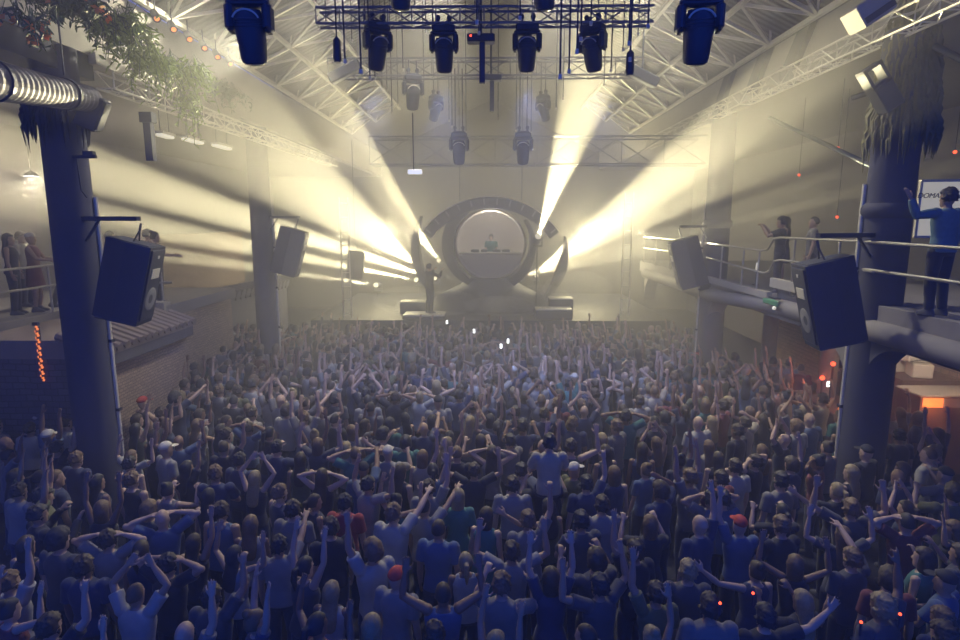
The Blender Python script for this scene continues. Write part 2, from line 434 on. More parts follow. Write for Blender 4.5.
for px, py, Y, tilt, yaw, lab in (
    (250, 26, 5.9, .25, .06, 'largest black moving head light on the left, in front of the left roof lattice'),
    (699, 26, 5.9, .25, -.12, 'largest black moving head light on the right, in front of the right roof lattice'),
    (378, 46, 10, .35, .55, 'black moving head light leftmost in the row of four on the front truss'),
    (444, 48, 10, .3, .03, 'black moving head light second from the left in the row of four'),
    (527, 47, 10, .3, -.03, 'black moving head light third from the left in the row of four'),
    (592, 47, 10, .35, -.6, 'black moving head light rightmost in the row of four, beside the upright beam'),
    (413, 92, 13.3, .3, .3, 'small black moving head light under the second truss with a white panel below it'),
    (459, 148, 14, .3, .05, 'small low moving head light left of centre above the stage arch'),
    (523, 148, 14, .3, -.05, 'small low moving head light right of centre above the stage arch'),
    (400, -20, 8.5, .2, .1, 'moving head light cut off by the top edge, left of centre'),
    (545, -20, 8.5, .2, -.1, 'moving head light cut off by the top edge, right of centre'),
    (436, 108, 17.6, .4, .8, 'hazy far moving head light left of centre hung from the rear truss'),
    (543, 108, 17.6, .4, -.8, 'hazy far moving head light right of centre hung from the rear truss')):
    p = P(px, py, Y); mv = mover(p, tilt, yaw, lab, G, .84 if Y < 6 else .92)
    if py > 80:   # hanging poles up to the truss above
        zt = TZ['middle'][0] if Y < 15 else P(480, 60, 17.6).z
        for dx in (-.09, .09):
            MB().tube([(dx, 0, .45), (dx, 0, (zt-p.z)/.92)], .014, 6).build('hanging_pole', M_metal, mv)
# small control boxes with a red pilot lamp on the centre line
for px, py, Y, lab in ((481, 39, 10, 'nearer flat black power box with a red pilot lamp at the rig centre'), (491, 78, 13, 'farther flat dark power box with a red pilot lamp at the rig centre')):
    p = P(px, py, Y); r = empty('power_box', p, lab, 'power box', 'power boxes on the rig centre line')
    MB().box((0, 0, 0), (.44, .22, .12), bev=.015).build('case', M_fixt, r)
    MB().box((-.16, -.115, .02), (.03, .012, .03)).build('pilot_lamp', M_redled, r)
    MB().box((.02, 0, -.36), (.09, .09, .62)).build('drop_post', M_metal, r)
    MB().tube([(0, 0, .06), (0, 0, 2.6)], .02, 6).build('hanging_pole', M_metal, r)
# hanging rods with white end caps
rods = [(365, 21), (375, 78), (415, 6), (426, 31), (433, 42), (403, 69), (361, 70), (370, 77), (382, 88), (387, 90), (475, 7), (477, 21), (479, 32), (520, 17), (532, 31), (534, 22), (577, 50), (581, 38), (591, 22), (598, 12), (623, 49), (629, 42), (638, 33), (648, 25), (611, 69), (569, 70), (560, 75), (337, 44), (630, 58), (345, 60), (352, 40), (326, 22), (392, 112), (398, 104), (424, 96), (449, 120), (452, 126), (466, 132), (498, 118), (516, 130), (531, 132), (563, 98), (556, 108), (604, 84)]
roofz = lambda x: 12.3-abs(x)*.477
rr = random.Random(5); cells = {}
for i, (px, py) in enumerate(rods):
    Y = 7.2+rr.random()*5.5 if py < 80 else 13.2+rr.random()*3; p = P(px, py, Y)
    r = empty('hanging_rod', p, 'x', 'rod', 'thin rods hanging from the roof')
    MB().tube([(0, 0, 0), (0, 0, roofz(p.x)-p.z)], .011, 6).build('rod', M_metal, r)
    MB().tube([(0, 0, -.045), (0, 0, .01)], .022, 8).build('end_cap', M_white, r)
    cells[r] = (px, py)
order = sorted(cells, key=lambda r: cells[r])
names = ['leftmost', 'second', 'third', 'fourth', 'fifth', 'sixth', 'seventh', 'eighth', 'ninth', 'tenth', 'eleventh', 'twelfth', 'thirteenth', 'fourteenth', 'fifteenth', 'sixteenth', 'seventeenth', 'eighteenth', 'nineteenth', 'twentieth', 'twenty-first', 'twenty-second', 'twenty-third']
h = len(order)//2
for k, r in enumerate(order):
    r['label'] = ('thin dark hanging rod with white tip, %s from the left of all the rods' % names[k]) if k < h else ('thin dark hanging rod with white tip, %s from the right of all the rods' % (names[len(order)-1-k].replace('leftmost', 'first')))
order[0]['label'] = 'thin dark hanging rod with white tip, leftmost of all the rods'
for px, py, Y, lab in ((337, 50, 9, 'short black cylinder hanging left of the row of moving lights'), (630, 63, 9, 'short black cylinder hanging right of the row of moving lights')):
    p = P(px, py, Y); r = empty('hanging_microphone', p, lab, 'microphone', 'hanging black cylinders')
    MB().lathe([(.02, .17), (.055, .13), (.06, -.12), (.045, -.17)], n=14).build('body', M_fixt, r, smooth=True)
    MB().tube([(0, 0, .17), (0, 0, roofz(p.x)-p.z)], .012, 6).build('cable', M_metal, r)
p = P(415, 172, 13); r = empty('panel_light', p, 'small white light panel at the end of a long thin pole', 'light')
MB().box((0, 0, 0), (.3, .12, .1), bev=.01).build('panel', M_tube, r); MB().tube([(-.03, 0, .05), (-.03, 0, P(415, 113, 13).z-p.z)], .016, 6).build('pole', M_metal, r)
# folded dark panels near the eaves
for px, py, Y, lab in ((345, 72, 13.5, 'slanted dark flood lamp hanging left of the rig before the roof lattice'), (642, 76, 13.5, 'slanted dark flood lamp hanging right of the rig before the roof lattice')):
    p = P(px, py, Y); sgn = -1 if px < 480 else 1
    r = empty('flood_lamp', p, lab, 'lamp', 'slanted flood lamps at the rig ends')
    q = Quaternion((0, 1, 0), -sgn*-.45)
    MB().box((0, 0, 0), (.75, .25, .22), q, bev=.03).build('housing', M_metal, r); MB().tube([(0, 0, .1), (0, 0, roofz(p.x)-p.z)], .02, 6).build('hanging_pole', M_metal, r)
# right fascia: dark wedges with pale boxes, battens, cabinet
for px, py, s, lab in ((800, 40, 1.0, 'nearest dark wedge bracket with a pale box on the right fascia'), (757, 72, 1.0, 'second dark wedge bracket with a pale box on the right fascia'), (722, 94, 1.0, 'third dark wedge bracket with a pale box on the right fascia')):
    p = PX(px, py, 6.3); r = empty('wedge_bracket', p, lab, 'bracket', 'wedge brackets on the right fascia')
    MB().prism([(0, -.75, .62), (0, -.25, .62), (0, .75, -.45), (0, .2, -.45)], (.12, 0, 0)).build('wedge', M_beam, r)
    MB().box((-.12, .5, -.6), (.28, .62, .3), bev=.02).build('box', M_fascia, r)
bat = []
for px, py, X, L, lab in ((882, 40, 6.9, 1.15, 'nearest pale batten lamp under the right fascia beside the shaggy pillar top'), (799, 79, 6.9, 1.15, 'second pale batten lamp under the right fascia'), (757, 97, 6.9, 1.1, 'third pale batten lamp under the right fascia'),
                          (165, 136, -6.9, .5, 'nearest pale batten lamp under the left fascia'), (193, 141, -6.9, .8, 'second pale batten lamp under the left fascia'), (222, 147, -6.9, .9, 'third pale batten lamp under the left fascia')):
    p = PX(px, py, X); r = empty('batten_lamp', p, lab, 'lamp', 'batten lamps under the fascias')
    MB().box((0, 0, .05), (.2, L, .05)).build('housing', M_alu, r); MB().box((0, 0, -.005), (.17, L*.97, .06), bev=.02).build('diffuser', M_tube, r)
    ztop = 8.29 if X > 0 else 7.94
    for dy in (-.35*L, .35*L): MB().tube([(0, dy, .07), (0, dy, max(.1, ztop-p.z))], .01, 5).build('hanger', M_metal, r)
p = P(868, 12, 8.6); r = empty('hung_cabinet', p, 'pale timber cabinet with a dark slot at the top right', 'cabinet')
q = Quaternion((0, 1, 0), -.6)
MB().box((0, 0, 0), (.46, .4, .3), q, bev=.015).build('case', M_fascia, r); MB().box(q @ V((0, -.21, -.07)), (.42, .03, .08), q).build('slot', M_black, r)
MB().tube([(0, 0, .15), (0, 0, roofz(p.x)-p.z)], .02, 6).build('hanging_pole', M_metal, r)
# dark service pipes under the right terrace ceiling
for a, b, lab in ((P(770, 118, 16), P(872, 166, 11.5), 'long dark service pipe slanting under the right terrace ceiling'), (P(935, 46, 9.4), P(985, 72, 8.6), 'short dark service pipe right of the shaggy pillar top'), (P(852, 98, 12), P(878, 90, 11.6), 'short dark bar left of the lamp on the right pillar')):
    o = MB().tube([(0, 0, 0), b-a], .05, 10).build('service_pipe', M_metal, smooth=True); o.location = a; tag(o, lab, 'pipe')
# string of small can spots with orange lenses along the left eave
for k, (px, py) in enumerate([(155, 15), (172, 26), (188, 36), (203, 45), (216, 54), (229, 61)]):
    p = PX(px, py, -6.05); r = empty('can_spotlight', p, 'small dark can spotlight with an amber lens on the left eave, %s of six' % (['nearest', 'second nearest', 'third nearest', 'fourth nearest', 'fifth nearest', 'farthest'][k]), 'spotlight', 'can spotlights along the left eave')
    q = V((.5, -.55, -.65)).normalized().to_track_quat('Z', 'Y')
    MB().lathe([(.045, -.12), (.065, -.1), (.07, .1), (.075, .13)], axis=(.5, -.55, -.65), n=14).build('can', M_fixt, r, smooth=True)
    MB().lathe([(.05, .125), (.04, .135), (.01, .138)], axis=(.5, -.55, -.65), n=14).build('lens', M_orled, r, smooth=True)
    MB().tube([(0, 0, .05), (0, 0, .3)], .015, 6).build('hanger', M_metal, r)
# ================================================================ HANGING LOUDSPEAKERS
def speaker(loc, yaw, tilt, s, label, arm_to, parts=True, arm_label=None):
    r = empty('hanging_loudspeaker', loc, label, 'loudspeaker', 'loudspeakers hung from the pillars')
    r.rotation_euler = (0, tilt, yaw); r.scale = (s, s, s)
    # local +x is the front
    cab = MB().prism([(.33, -.30, -.66), (.33, .30, -.66), (-.05, .30, -.66), (-.40, .20, -.66), (-.40, -.20, -.66), (-.05, -.30, -.66)], (0, 0, 1.32)).build('cabinet', M_black, r)
    g = MB().box((.345, 0, .02), (.03, .52, 1.2), bev=.012).build('grille', M_metal, r)
    MB().box((.362, 0, .22), (.012, .30, .17), bev=.005).build('horn', M_alu, r)
    MB().lathe([(.20, 0), (.2, .012), (.17, .02), (.04, .006)], (.35, 0, -.22), (1, 0, 0), 22).build('woofer', M_aludark, r, smooth=True)
    MB().box((.364, .0, .5), (.008, .07, .05)).build('badge', M_alu, r)
    for z in (.665, -.665): MB().box((-.03, 0, z), (.62, .52, .02), bev=.008).build('end_plate', M_metal, r)
    hk = MB()
    for d in (-.12, .12): hk.tube([(-.02, d, .66), (0, 0, .86)], .014, 6)
    hk.tube([(0, 0, .86), (0, 0, .98)], .02, 6)
    hk.build('shackle', M_metal, r)
    return r
def arm(a, b, label):
    a, b = V(a), V(b); o = MB().bar((0, 0, 0), b-a, .09, .07).bar((.0, 0, -.35) if abs(b.x-a.x) > 0 else (0, 0, -.3), (b-a)*.3, .03).build('speaker_arm', M_metal); o.location = a
    return tag(o, label, 'bracket', 'arms the loudspeakers hang from')
speaker((-5.68, 9.2, 4.45), math.radians(8), math.radians(15), .95, 'large black loudspeaker hanging from the near left pillar', None)
arm((-6.42, 9.35, 5.42), (-5.45, 9.2, 5.42), 'dark steel arm reaching from the near left pillar over its loudspeaker')
speaker((-5.75, 17.0, 4.5), math.radians(6), math.radians(16), 1.0, 'black loudspeaker hanging from the far left pillar in haze', None)
arm((-6.4, 17.3, 5.48), (-5.45, 17.0, 5.48), 'dark steel arm reaching from the far left pillar over its loudspeaker')
speaker((5.35, 9.35, 4.12), math.radians(172), math.radians(14), 1.02, 'large black loudspeaker hanging from the near right pillar', None)
arm((6.2, 9.75, 5.16), (5.1, 9.35, 5.16), 'dark steel arm reaching from the near right pillar over its loudspeaker')
speaker((5.6, 16.9, 4.2), math.radians(174), math.radians(16), 1.04, 'black loudspeaker hanging from the far right pillar in haze', None)
arm((6.2, 17.1, 5.22), (5.35, 16.9, 5.22), 'dark steel arm reaching from the far right pillar over its loudspeaker')
p = P(356, 265, 22.5); speaker(p, math.radians(6), .1, .8, 'faint small loudspeaker hanging in the glow beside the left tower', None)
MB().tube([p+V((0, 0, .75)), p+V((0, 0, 4.6))], .015, 5).build('hanging_chain', M_metal); bpy.data.objects['hanging_chain']['label'] = 'thin chain above the faint loudspeaker beside the left tower'; bpy.data.objects['hanging_chain']['category'] = 'chain'

# small lamp box on the left pillar, camera bar, side bracket
p = P(92, 112, 9.0); r = empty('flood_box', p, 'tilted black lamp box high on the near left pillar', 'lamp')
q = Quaternion((0, 1, 0), .45) @ Quaternion((0, 0, 1), .3)
MB().box((0, 0, 0), (.3, .32, .5), q, bev=.02).build('housing', M_black, r); MB().box(q @ V((.16, 0, 0)), (.02, .26, .42), q).build('front_glass', M_glass, r)
MB().tube([q @ V((0, 0, .22)), (-.3, .3, .42)], .03, 8).build('bracket', M_metal, r)
p = P(150, 142, 9.9); r = empty('drop_post', p, 'dark drop post hanging from the left pipe truss', 'post')
MB().box((0, 0, 0), (.12, .12, .6)).build('post', M_metal, r); MB().box((0, 0, .38), (.2, .16, .16)).build('clamp', M_metal, r)
p = PX(84, 157, -6.3); r = empty('pillar_bracket', p, 'small dark bracket sticking out of the near left pillar', 'bracket')
MB().bar((-.3, 0, 0), (.22, -.05, 0), .05).build('bar', M_metal, r); MB().box((.12, -.05, .05), (.16, .08, .06)).build('fitting', M_metal, r)
MB().tube([(-.12, 0, 0), (-.1, 0, -.5), (-.02, 0, -.62)], .012, 6).build('cable', M_metal, r)
# lamp on the right pillar
p = P(880, 88, 9.5); r = empty('pillar_lamp', p, 'tilted black lamp with an open square frame on the right pillar', 'lamp')
q = Quaternion((0, 1, 0), -.62)
MB().box(q @ V((0, 0, -.16)), (.3, .26, .42), q, bev=.02).build('housing', M_black, r)
fr = MB()
for c, d in (((-.13, 0, .2), (.05, .2, .32)), ((.13, 0, .2), (.05, .2, .32)), ((0, 0, .34), (.31, .2, .05)), ((0, 0, .06), (.31, .2, .05))): fr.box(q @ V(c), d, q)
fr.build('frame', M_black, r); MB().tube([q @ V((.1, 0, -.05)), (.45, .25, .1)], .035, 8).build('bracket', M_metal, r)

# thatch hung around pillar tops
def thatch(name, c, z0, z1, r0, r1, n, m, label, seed, core=.85, half=None):
    rnd = random.Random(seed); mb = MB()
    mb.lathe([(r0*core*.7, z1), (r0*core, z1-.15), (r1*core, (z0+z1)/2), (r1*core*.86, z0+.35)], (c[0], c[1], 0), n=18)
    for i in range(n):
        a = rnd.random()*2*PI; zt = z0+.3+(z1-z0-.3)*rnd.random(); t = (z1-zt)/(z1-z0); rad = r0+(r1-r0)*min(1, t*1.4)
        L = .35+.5*rnd.random(); w = .018+.03*rnd.random()
        x, y = c[0]+math.cos(a)*rad, c[1]+math.sin(a)*rad; out = .05+.12*rnd.random()
        ex, ey = c[0]+math.cos(a)*(rad+out*.4), c[1]+math.sin(a)*(rad+out*.4)
        zb = max(z0-.35*rnd.random(), zt-L)
        mb.tube([(x-math.cos(a)*.1, y-math.sin(a)*.1, zt+.1), (x+math.cos(a)*out*.6, y+math.sin(a)*out*.6, (zt+zb)/2), (ex, ey, zb)], [w, w*.8, .004], 4, False)
    return tag(mb.build(name, m), label, 'thatch')
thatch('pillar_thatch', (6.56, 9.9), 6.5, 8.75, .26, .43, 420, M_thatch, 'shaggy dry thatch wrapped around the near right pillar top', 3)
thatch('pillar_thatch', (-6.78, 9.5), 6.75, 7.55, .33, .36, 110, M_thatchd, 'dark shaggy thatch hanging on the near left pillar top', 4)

# left fascia planter, duct, plants
m = MB().box((-6.75, 6.9, 7.95), (.5, 6.4, .6)); tag(m.build('planter_beam', M_beam), 'dark planter beam along the left fascia with plants hanging over it', 'planter')
dp = MB(); a, b = P(-30, 76, 6.6), P(90, 99, 8.95); n = 44; pts = [a+(b-a)*k/n for k in range(n+1)]
o = MB().tube(pts, [.225-.05*k/n+(.009 if k % 2 else 0) for k in range(n+1)], 24).build('spiral_duct', M_duct); tag(o, 'silver ribbed air duct reaching in from the left edge', 'duct')
for k, t in enumerate((.15, .75)):
    c_ = a+(b-a)*t
    MB().lathe([(.235-.05*t, -.03), (.25-.05*t, -.03), (.25-.05*t, .03), (.235-.05*t, .03)], c_, b-a, 20).tube([c_+V((0, 0, .25)), V((c_.x, c_.y, 8.6))], .012, 6).build('strap', M_metal, o)
def plant(loc, n, spread, drop, label, seed, m, flowers=0, leaf=.11):
    rnd = random.Random(seed); r = empty('hanging_plant', loc, label, 'plant', 'plants along the left planter beam')
    lv = MB(); st = MB(); fl = MB()
    def leaf_at(p, d, L, w):
        d = d.normalized(); s = d.cross(V((rnd.random()-.5, rnd.random()-.5, rnd.random()))).normalized(); u = s.cross(d)
        vs = [p, p+d*L*.35+s*w+u*.01, p+d*L*.75+s*w*.7-u*.01, p+d*L-u*.03, p+d*L*.75-s*w*.7-u*.01, p+d*L*.35-s*w+u*.01, p+d*L*.5-u*.012]
        lv.add(vs, [(0, 1, 6), (1, 2, 6), (2, 3, 6), (3, 4, 6), (4, 5, 6), (5, 0, 6)])
    for i in range(n):
        a_ = rnd.random()*2*PI; up = rnd.random()
        L = (.35+.65*rnd.random())
        d0 = V((math.cos(a_)*spread[0], math.sin(a_)*spread[1], .5*up))
        p0 = V((rnd.uniform(-.1, .1), rnd.uniform(-.5, .5)*spread[1], 0)); p1 = p0+d0*L*.5+V((0, 0, .15*up)); p2 = p0+d0*L+V((0, 0, -drop*rnd.random()))
        st.tube([p0, p1, p2], .006, 4, False)
        for k in range(9):
            t = .25+.75*k/8; q_ = p0*(1-t)**2+p1*2*t*(1-t)+p2*t*t
            leaf_at(q_, V((rnd.gauss(0, 1), rnd.gauss(0, 1), rnd.gauss(-.3, .7))), leaf*(.7+.6*rnd.random()), leaf*.16)
        if i < flowers:
            for k in range(5):
                d = V((rnd.gauss(0, 1), rnd.gauss(0, 1), rnd.gauss(0, 1))).normalized(); s = d.orthogonal().normalized()
                fl.add([p2, p2+d*.05+s*.03, p2+d*.1, p2+d*.05-s*.03], [(0, 1, 2), (0, 2, 3)])
    st.build('stems', M_leafd, r); lv.build('leaves', m, r)
    if flowers: fl.build('blossoms', M_flower, r)
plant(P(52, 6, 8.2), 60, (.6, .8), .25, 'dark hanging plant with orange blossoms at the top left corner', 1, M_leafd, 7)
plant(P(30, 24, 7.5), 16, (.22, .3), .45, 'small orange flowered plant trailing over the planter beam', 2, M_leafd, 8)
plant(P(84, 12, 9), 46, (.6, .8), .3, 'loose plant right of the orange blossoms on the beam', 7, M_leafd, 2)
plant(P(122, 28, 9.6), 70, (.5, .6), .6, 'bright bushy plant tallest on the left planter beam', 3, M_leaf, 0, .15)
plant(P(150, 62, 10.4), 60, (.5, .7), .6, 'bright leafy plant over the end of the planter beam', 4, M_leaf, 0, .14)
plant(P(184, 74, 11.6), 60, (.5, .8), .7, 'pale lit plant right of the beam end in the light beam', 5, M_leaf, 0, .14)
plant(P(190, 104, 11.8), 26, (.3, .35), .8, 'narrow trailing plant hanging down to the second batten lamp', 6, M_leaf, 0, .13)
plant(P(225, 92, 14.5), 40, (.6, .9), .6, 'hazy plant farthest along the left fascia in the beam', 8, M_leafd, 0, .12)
tag(MB().box((-6.55, 12.8, 7.98), (.35, 5.6, .18)).build('planter_shelf', M_fascia), 'pale planter shelf continuing the left beam towards the stage', 'planter')

# ================================================================ RAILINGS
def rail(name, pts_list, posts, r, label):
    c = V(pts_list[0][0]); root = empty(name, c, label, 'railing')
    for pts in pts_list: MB().tube([V(p)-c for p in pts], r, 10).build('rail', M_rail, root, smooth=True)
    for pts in posts: MB().tube([V(p)-c for p in pts], r*.9, 10).build('post', M_rail, root, smooth=True)
x = 6.18
def hook(y, zt, zb): return [(x, y, zt), (x, y, zb+.1), (x+.02, y+.02, zb+.03), (x+.08, y+.06, zb), (x+.2, y+.08, zb+.02)]
rail('terrace_railing', [[(x, 17.0, 4.76), (x, 13.65, 4.71), (x, 13.3, 4.76), (x, 13.05, 5.0), (x, 12.8, 5.03), (x, 9.6, 5.05)], [(x, 17.0, 4.35), (x, 13.4, 4.22), (x, 13.15, 4.28), (x, 12.95, 4.52), (x, 12.7, 4.56), (x, 9.6, 4.58)]],
     [hook(14.55, 4.73, 3.62), hook(12.15, 5.04, 3.86), [(x, 13.7, 4.71), (x, 13.7, 3.75)], [(x, 15.9, 4.74), (x, 15.9, 3.75)], [(x, 10.6, 5.05), (x, 10.6, 3.9)]], .024, 'stepped steel railing between the two right pillars')
rail('terrace_railing', [[(x, 9.9, 5.05), (x, 3.5, 5.0)], [(x, 9.9, 4.6), (x, 3.5, 4.55)]], [[(x, y, 5.02), (x, y, 3.95)] for y in (5.0, 3.6)], .026, 'steel railing before the man in the denim jacket, right edge')
rail('terrace_railing', [[(x, 24, 4.72), (x, 17.3, 4.76)], [(x, 24, 4.3), (x, 17.3, 4.35)]], [[(x, y, 4.74), (x, y, 3.7)] for y in (18.6, 20.4, 22.2, 23.9)], .024, 'hazy far steel railing beyond the far right pillar')
xl = -9.86; zt = 4.4
rail('terrace_railing', [[(xl, 8.5, zt), (xl, 13.95, zt)], [(xl, 8.5, zt-.45), (xl, 13.95, zt-.45)]], [[(xl, y, zt), (xl, y, 3.34)] for y in (9.6, 11.3, 13.0, 13.95)], .028, 'dark steel railing along the left terrace edge')
rail('terrace_railing', [[(xl, 14.0, 4.32), (-8.0, 14.15, 4.32)], [(xl, 14.0, 3.9), (-7.7, 14.15, 3.9)]], [[(-7.95, 14.12, 4.45), (-7.95, 14.12, 3.5), (-8.0, 14.1, 3.42), (-8.12, 14.1, 3.45)], [(-8.8, 14.1, 4.32), (-8.8, 14.1, 3.4)]], .028, 'short steel railing with a hooked end behind the left loudspeaker')
# white picket panel behind the left railing (short lit slats)
r = empty('picket_panel', (-9.5, 14.6, 3.5), 'pale picket panel on the left terrace behind the railing', 'fence')
for k in range(7): MB().box((-.9+k*.3, 0, .33), (.09, .04, .62)).build('picket', M_white, r)
MB().box((0, .03, .66), (2.1, .04, .06)).build('cross_rail', M_metal, r)
# ================================================================ STAGE: pod, rings, arch, towers, boxes
cx, cy, cz = 0.02, 24.2, 4.42
r = empty('booth', (cx, cy, 1.82), 'round white dj pod with a desk inside, centre of the stage', 'dj booth')
def dz(z): return z-1.82
# bowl (rear part of a sphere, open to the crowd)
bowl = MB(); vs = []; fs = []; n = 36; nr = 10
for j in range(nr+1):
    t = (j/nr)*PI*.62
    for k in range(n):
        a = 2*PI*k/n; vs.append((1.42*math.sin(t)*math.cos(a), 1.3*math.cos(t)+.2, dz(cz)+1.42*math.sin(t)*math.sin(a)))
for j in range(nr):
    for k in range(n): fs.append((j*n+k, j*n+(k+1) % n, (j+1)*n+(k+1) % n, (j+1)*n+k))
k0 = len(vs)
for j in range(nr+1):
    t = (j/nr)*PI*.62
    for k in range(n):
        a = 2*PI*k/n; vs.append((1.48*math.sin(t)*math.cos(a), 1.36*math.cos(t)+.2, dz(cz)+1.48*math.sin(t)*math.sin(a)))
for j in range(nr):
    for k in range(n): fs.append((k0+j*n+(k+1) % n, k0+j*n+k, k0+(j+1)*n+k, k0+(j+1)*n+(k+1) % n))
for k in range(n): fs.append((nr*n+k, nr*n+(k+1) % n, k0+nr*n+(k+1) % n, k0+nr*n+k))
bowl.add(vs, fs).build('bowl', M_shell, r, smooth=True)
# dark collar ring, thick on the left
def ringarc(R1, R2, a0, a1, dep, y, zc, nn=40, th=None, c0=0):
    mb = MB(); vs = []; fs = []
    for k in range(nn+1):
        a = a0+(a1-a0)*k/nn; f = 1 if th is None else th(k/nn)
        rm = (R1+R2)/2; h = (R2-R1)/2*f
        for (rr_, yy) in ((rm-h, y-dep/2), (rm+h, y-dep/2), (rm+h, y+dep/2), (rm-h, y+dep/2)):
            vs.append((c0+rr_*math.cos(a), yy, zc+rr_*math.sin(a)))
    for k in range(nn):
        for j in range(4): fs.append((k*4+j, k*4+(j+1) % 4, (k+1)*4+(j+1) % 4, (k+1)*4+j))
    fs += [(3, 2, 1, 0), (nn*4, nn*4+1, nn*4+2, nn*4+3)]
    return mb.add(vs, fs)
D = math.radians
ringarc(1.48, 1.95, D(120), D(262), .9, -.1, dz(cz), th=lambda t: .35+.65*math.sin(PI*min(1, .15+t*.9))).build('collar_left', M_black, r, smooth=True)
ringarc(1.48, 1.92, D(-80), D(35), .9, -.1, dz(cz), th=lambda t: 1-.75*t).build('collar_right', M_black, r, smooth=True)
MB().loft([(0, .2, 0, 2.6, 1.7), (0, .2, .5, 2.2, 1.5), (0, .2, .95, 1.25, 1.2), (0, .2, 1.25, .95, 1.0)], 32).build('pedestal', M_black, r, smooth=True)
dk = MB().box((0, -.25, dz(4.08)), (2.5, .55, .09), bev=.02).build('desk', M_fascia, r)
MB().box((0, -.48, dz(3.98)), (2.3, .06, .2)).build('desk_front', M_shell, r)
hd = [(1.36*math.cos(PI+PI*k/24), -.12, dz(cz)+1.36*math.sin(PI+PI*k/24)) for k in range(25)]
hd = [p_ for p_ in hd if p_[2] < dz(3.98)]
MB().prism([(hd[0][0], -.12, dz(3.97)), *hd, (hd[-1][0], -.12, dz(3.97))], (0, .06, 0)).build('desk_apron', M_shell, r)
for xx, lab in ((-.36, 0), (.36, 0)):
    l = MB().box((xx, -.1, dz(5.72)), (.2, .16, .12), bev=.02).build('pod_lamp', M_black, r)
    MB().box((xx, -.19, dz(5.71)), (.15, .02, .08)).build('pod_lamp_lens', M_tube, l)
for k, (xx, w) in enumerate(((-.62, .32), (-.25, .26), (.25, .32), (.62, .32))):
    o = empty('deck_player', (cx+xx, cy-.28, 4.125), 'small dark deck on the dj desk, %s from the left' % ['first', 'second', 'third', 'fourth'][k], 'deck', 'decks on the dj desk')
    MB().box((0, 0, .05), (w, .3, .1), bev=.01).build('case', M_black, o); MB().lathe([(.1, 0), (.1, .02), (.03, .025)], (0, -.02, .1), n=18).build('jog_wheel', M_aludark, o)
# big curved arch truss over the pod
r = empty('stage_arch', (cx, cy-.9, 5.9), 'dark curved arch over the dj pod', 'arch')
Ra = 3.3; za = -2.95
ringarc(Ra-.40, Ra, D(37), D(143), .5, 0, za).build('arch_band', M_metal, r, smooth=True)
ringarc(Ra+.01, Ra+.06, D(37), D(143), .4, 0, za).build('arch_cap', M_alu, r, smooth=True)
for k in range(12):
    a = D(40+k*100/11)
    MB().box(((Ra-.14)*math.cos(a), -.27, za+(Ra-.14)*math.sin(a)), (.06, .05, .24), Quaternion((0, 1, 0), -(a-PI/2))).build('arch_rib', M_aludark, r)
for xx in (-1.2, 1.2): MB().tube([(xx, 0, .25), (xx, 0, 5.2)], .02, 6).build('arch_hanger', M_metal, r)
# outer crescents either side
for s, a0, a1, lab in ((-1, 156, 224, 'dark crescent fin left of the dj pod'), (1, -44, 8, 'pale hazy crescent fin right of the dj pod')):
    r = empty('crescent_fin', (cx, cy+.6, 4.3), lab, 'stage fin', 'crescent fins around the dj pod')
    ringarc(2.95, 3.3, D(a0), D(a1), .7, 0, 0, th=lambda t: .1+.9*math.sin(PI*min(1, t*1.05))).build('fin', M_metal, r, smooth=True)
# subwoofers / risers at the front of the stage
def riser(px, py, Y, w, h, d, label, top=True):
    p = P(px, py, Y); p.z = 1.83
    r = empty('stage_riser', p, label, 'riser', 'black risers on the stage front')
    MB().box((0, 0, h/2), (w, d, h), bev=.02).build('case', M_black, r); MB().box((0, 0, h+.02), (w*.98, d*.98, .05), bev=.01).build('highlight_top', M_alu, r)  # pale top paints in the highlight on the box
    MB().box((0, -d/2-.01, h*.5), (w*.9, .03, h*.7)).build('grille', M_metal, r)
    return p, h
pr, hr = riser(425, 318, 21.6, 1.55, .12, 1.0, 'low black riser under the man standing on stage')
p = P(417, 310, 22.4); 
riser(414, 316, 22.8, 1.0, .42, .7, 'black riser with a pale top behind the standing man')
riser(553, 322, 21.5, 1.35, .34, .7, 'wide black riser on the right of the stage')
riser(560, 314, 22.4, .9, .62, .7, 'taller black riser with a pale top, right of stage')
# ladder towers
for px, Y, top, lab in ((347, 21.5, 6.2, 'thin pale ladder tower left of the stage'), (625, 22.0, 6.4, 'faint pale ladder tower right of the stage')):
    p = P(px, 300, Y); r = empty('ladder_tower', (p.x, Y, 0), lab, 'tower', 'ladder towers beside the stage')
    for s in (-.15, .15): MB().tube([(s, 0, 1.82 if abs(p.x) < 6.4 else 0), (s, 0, top)], .026, 8).build('upright', M_alu, r, smooth=True)
    for k in range(9): MB().tube([(-.15, 0, 2.0+k*.5), (.15, 0, 2.0+k*.5)], .018, 6).build('rung', M_alu, r)
# ================================================================ PEOPLE
# Bodies are grown from tapered limbs, fused into one continuous surface by a voxel remesh, and shared between copies.
SKIN = [mat('skin_%s' % n, c, .55, 0, .12, 8) for n, c in (('fair', (.50, .36, .29)), ('tan', (.40, .27, .20)), ('brown', (.24, .15, .11)))]
def fuse(mb, name, voxel, ratio, smooth_it=2):
    me = mb.mesh(name+'_src'); o = bpy.data.objects.new(name+'_src', me); C.objects.link(o)
    md = o.modifiers.new('r', 'REMESH'); md.mode = 'VOXEL'; md.voxel_size = voxel
    if smooth_it:
        sm = o.modifiers.new('s', 'SMOOTH'); sm.iterations = smooth_it; sm.factor = .5
    if ratio < 1:
        d = o.modifiers.new('d', 'DECIMATE'); d.ratio = ratio
    dg = bpy.context.evaluated_depsgraph_get()
    out = bpy.data.meshes.new_from_object(o.evaluated_get(dg)); out.name = name
    bpy.data.objects.remove(o); bpy.data.meshes.remove(me)
    out.polygons.foreach_set('use_smooth', [True]*len(out.polygons))
    return out
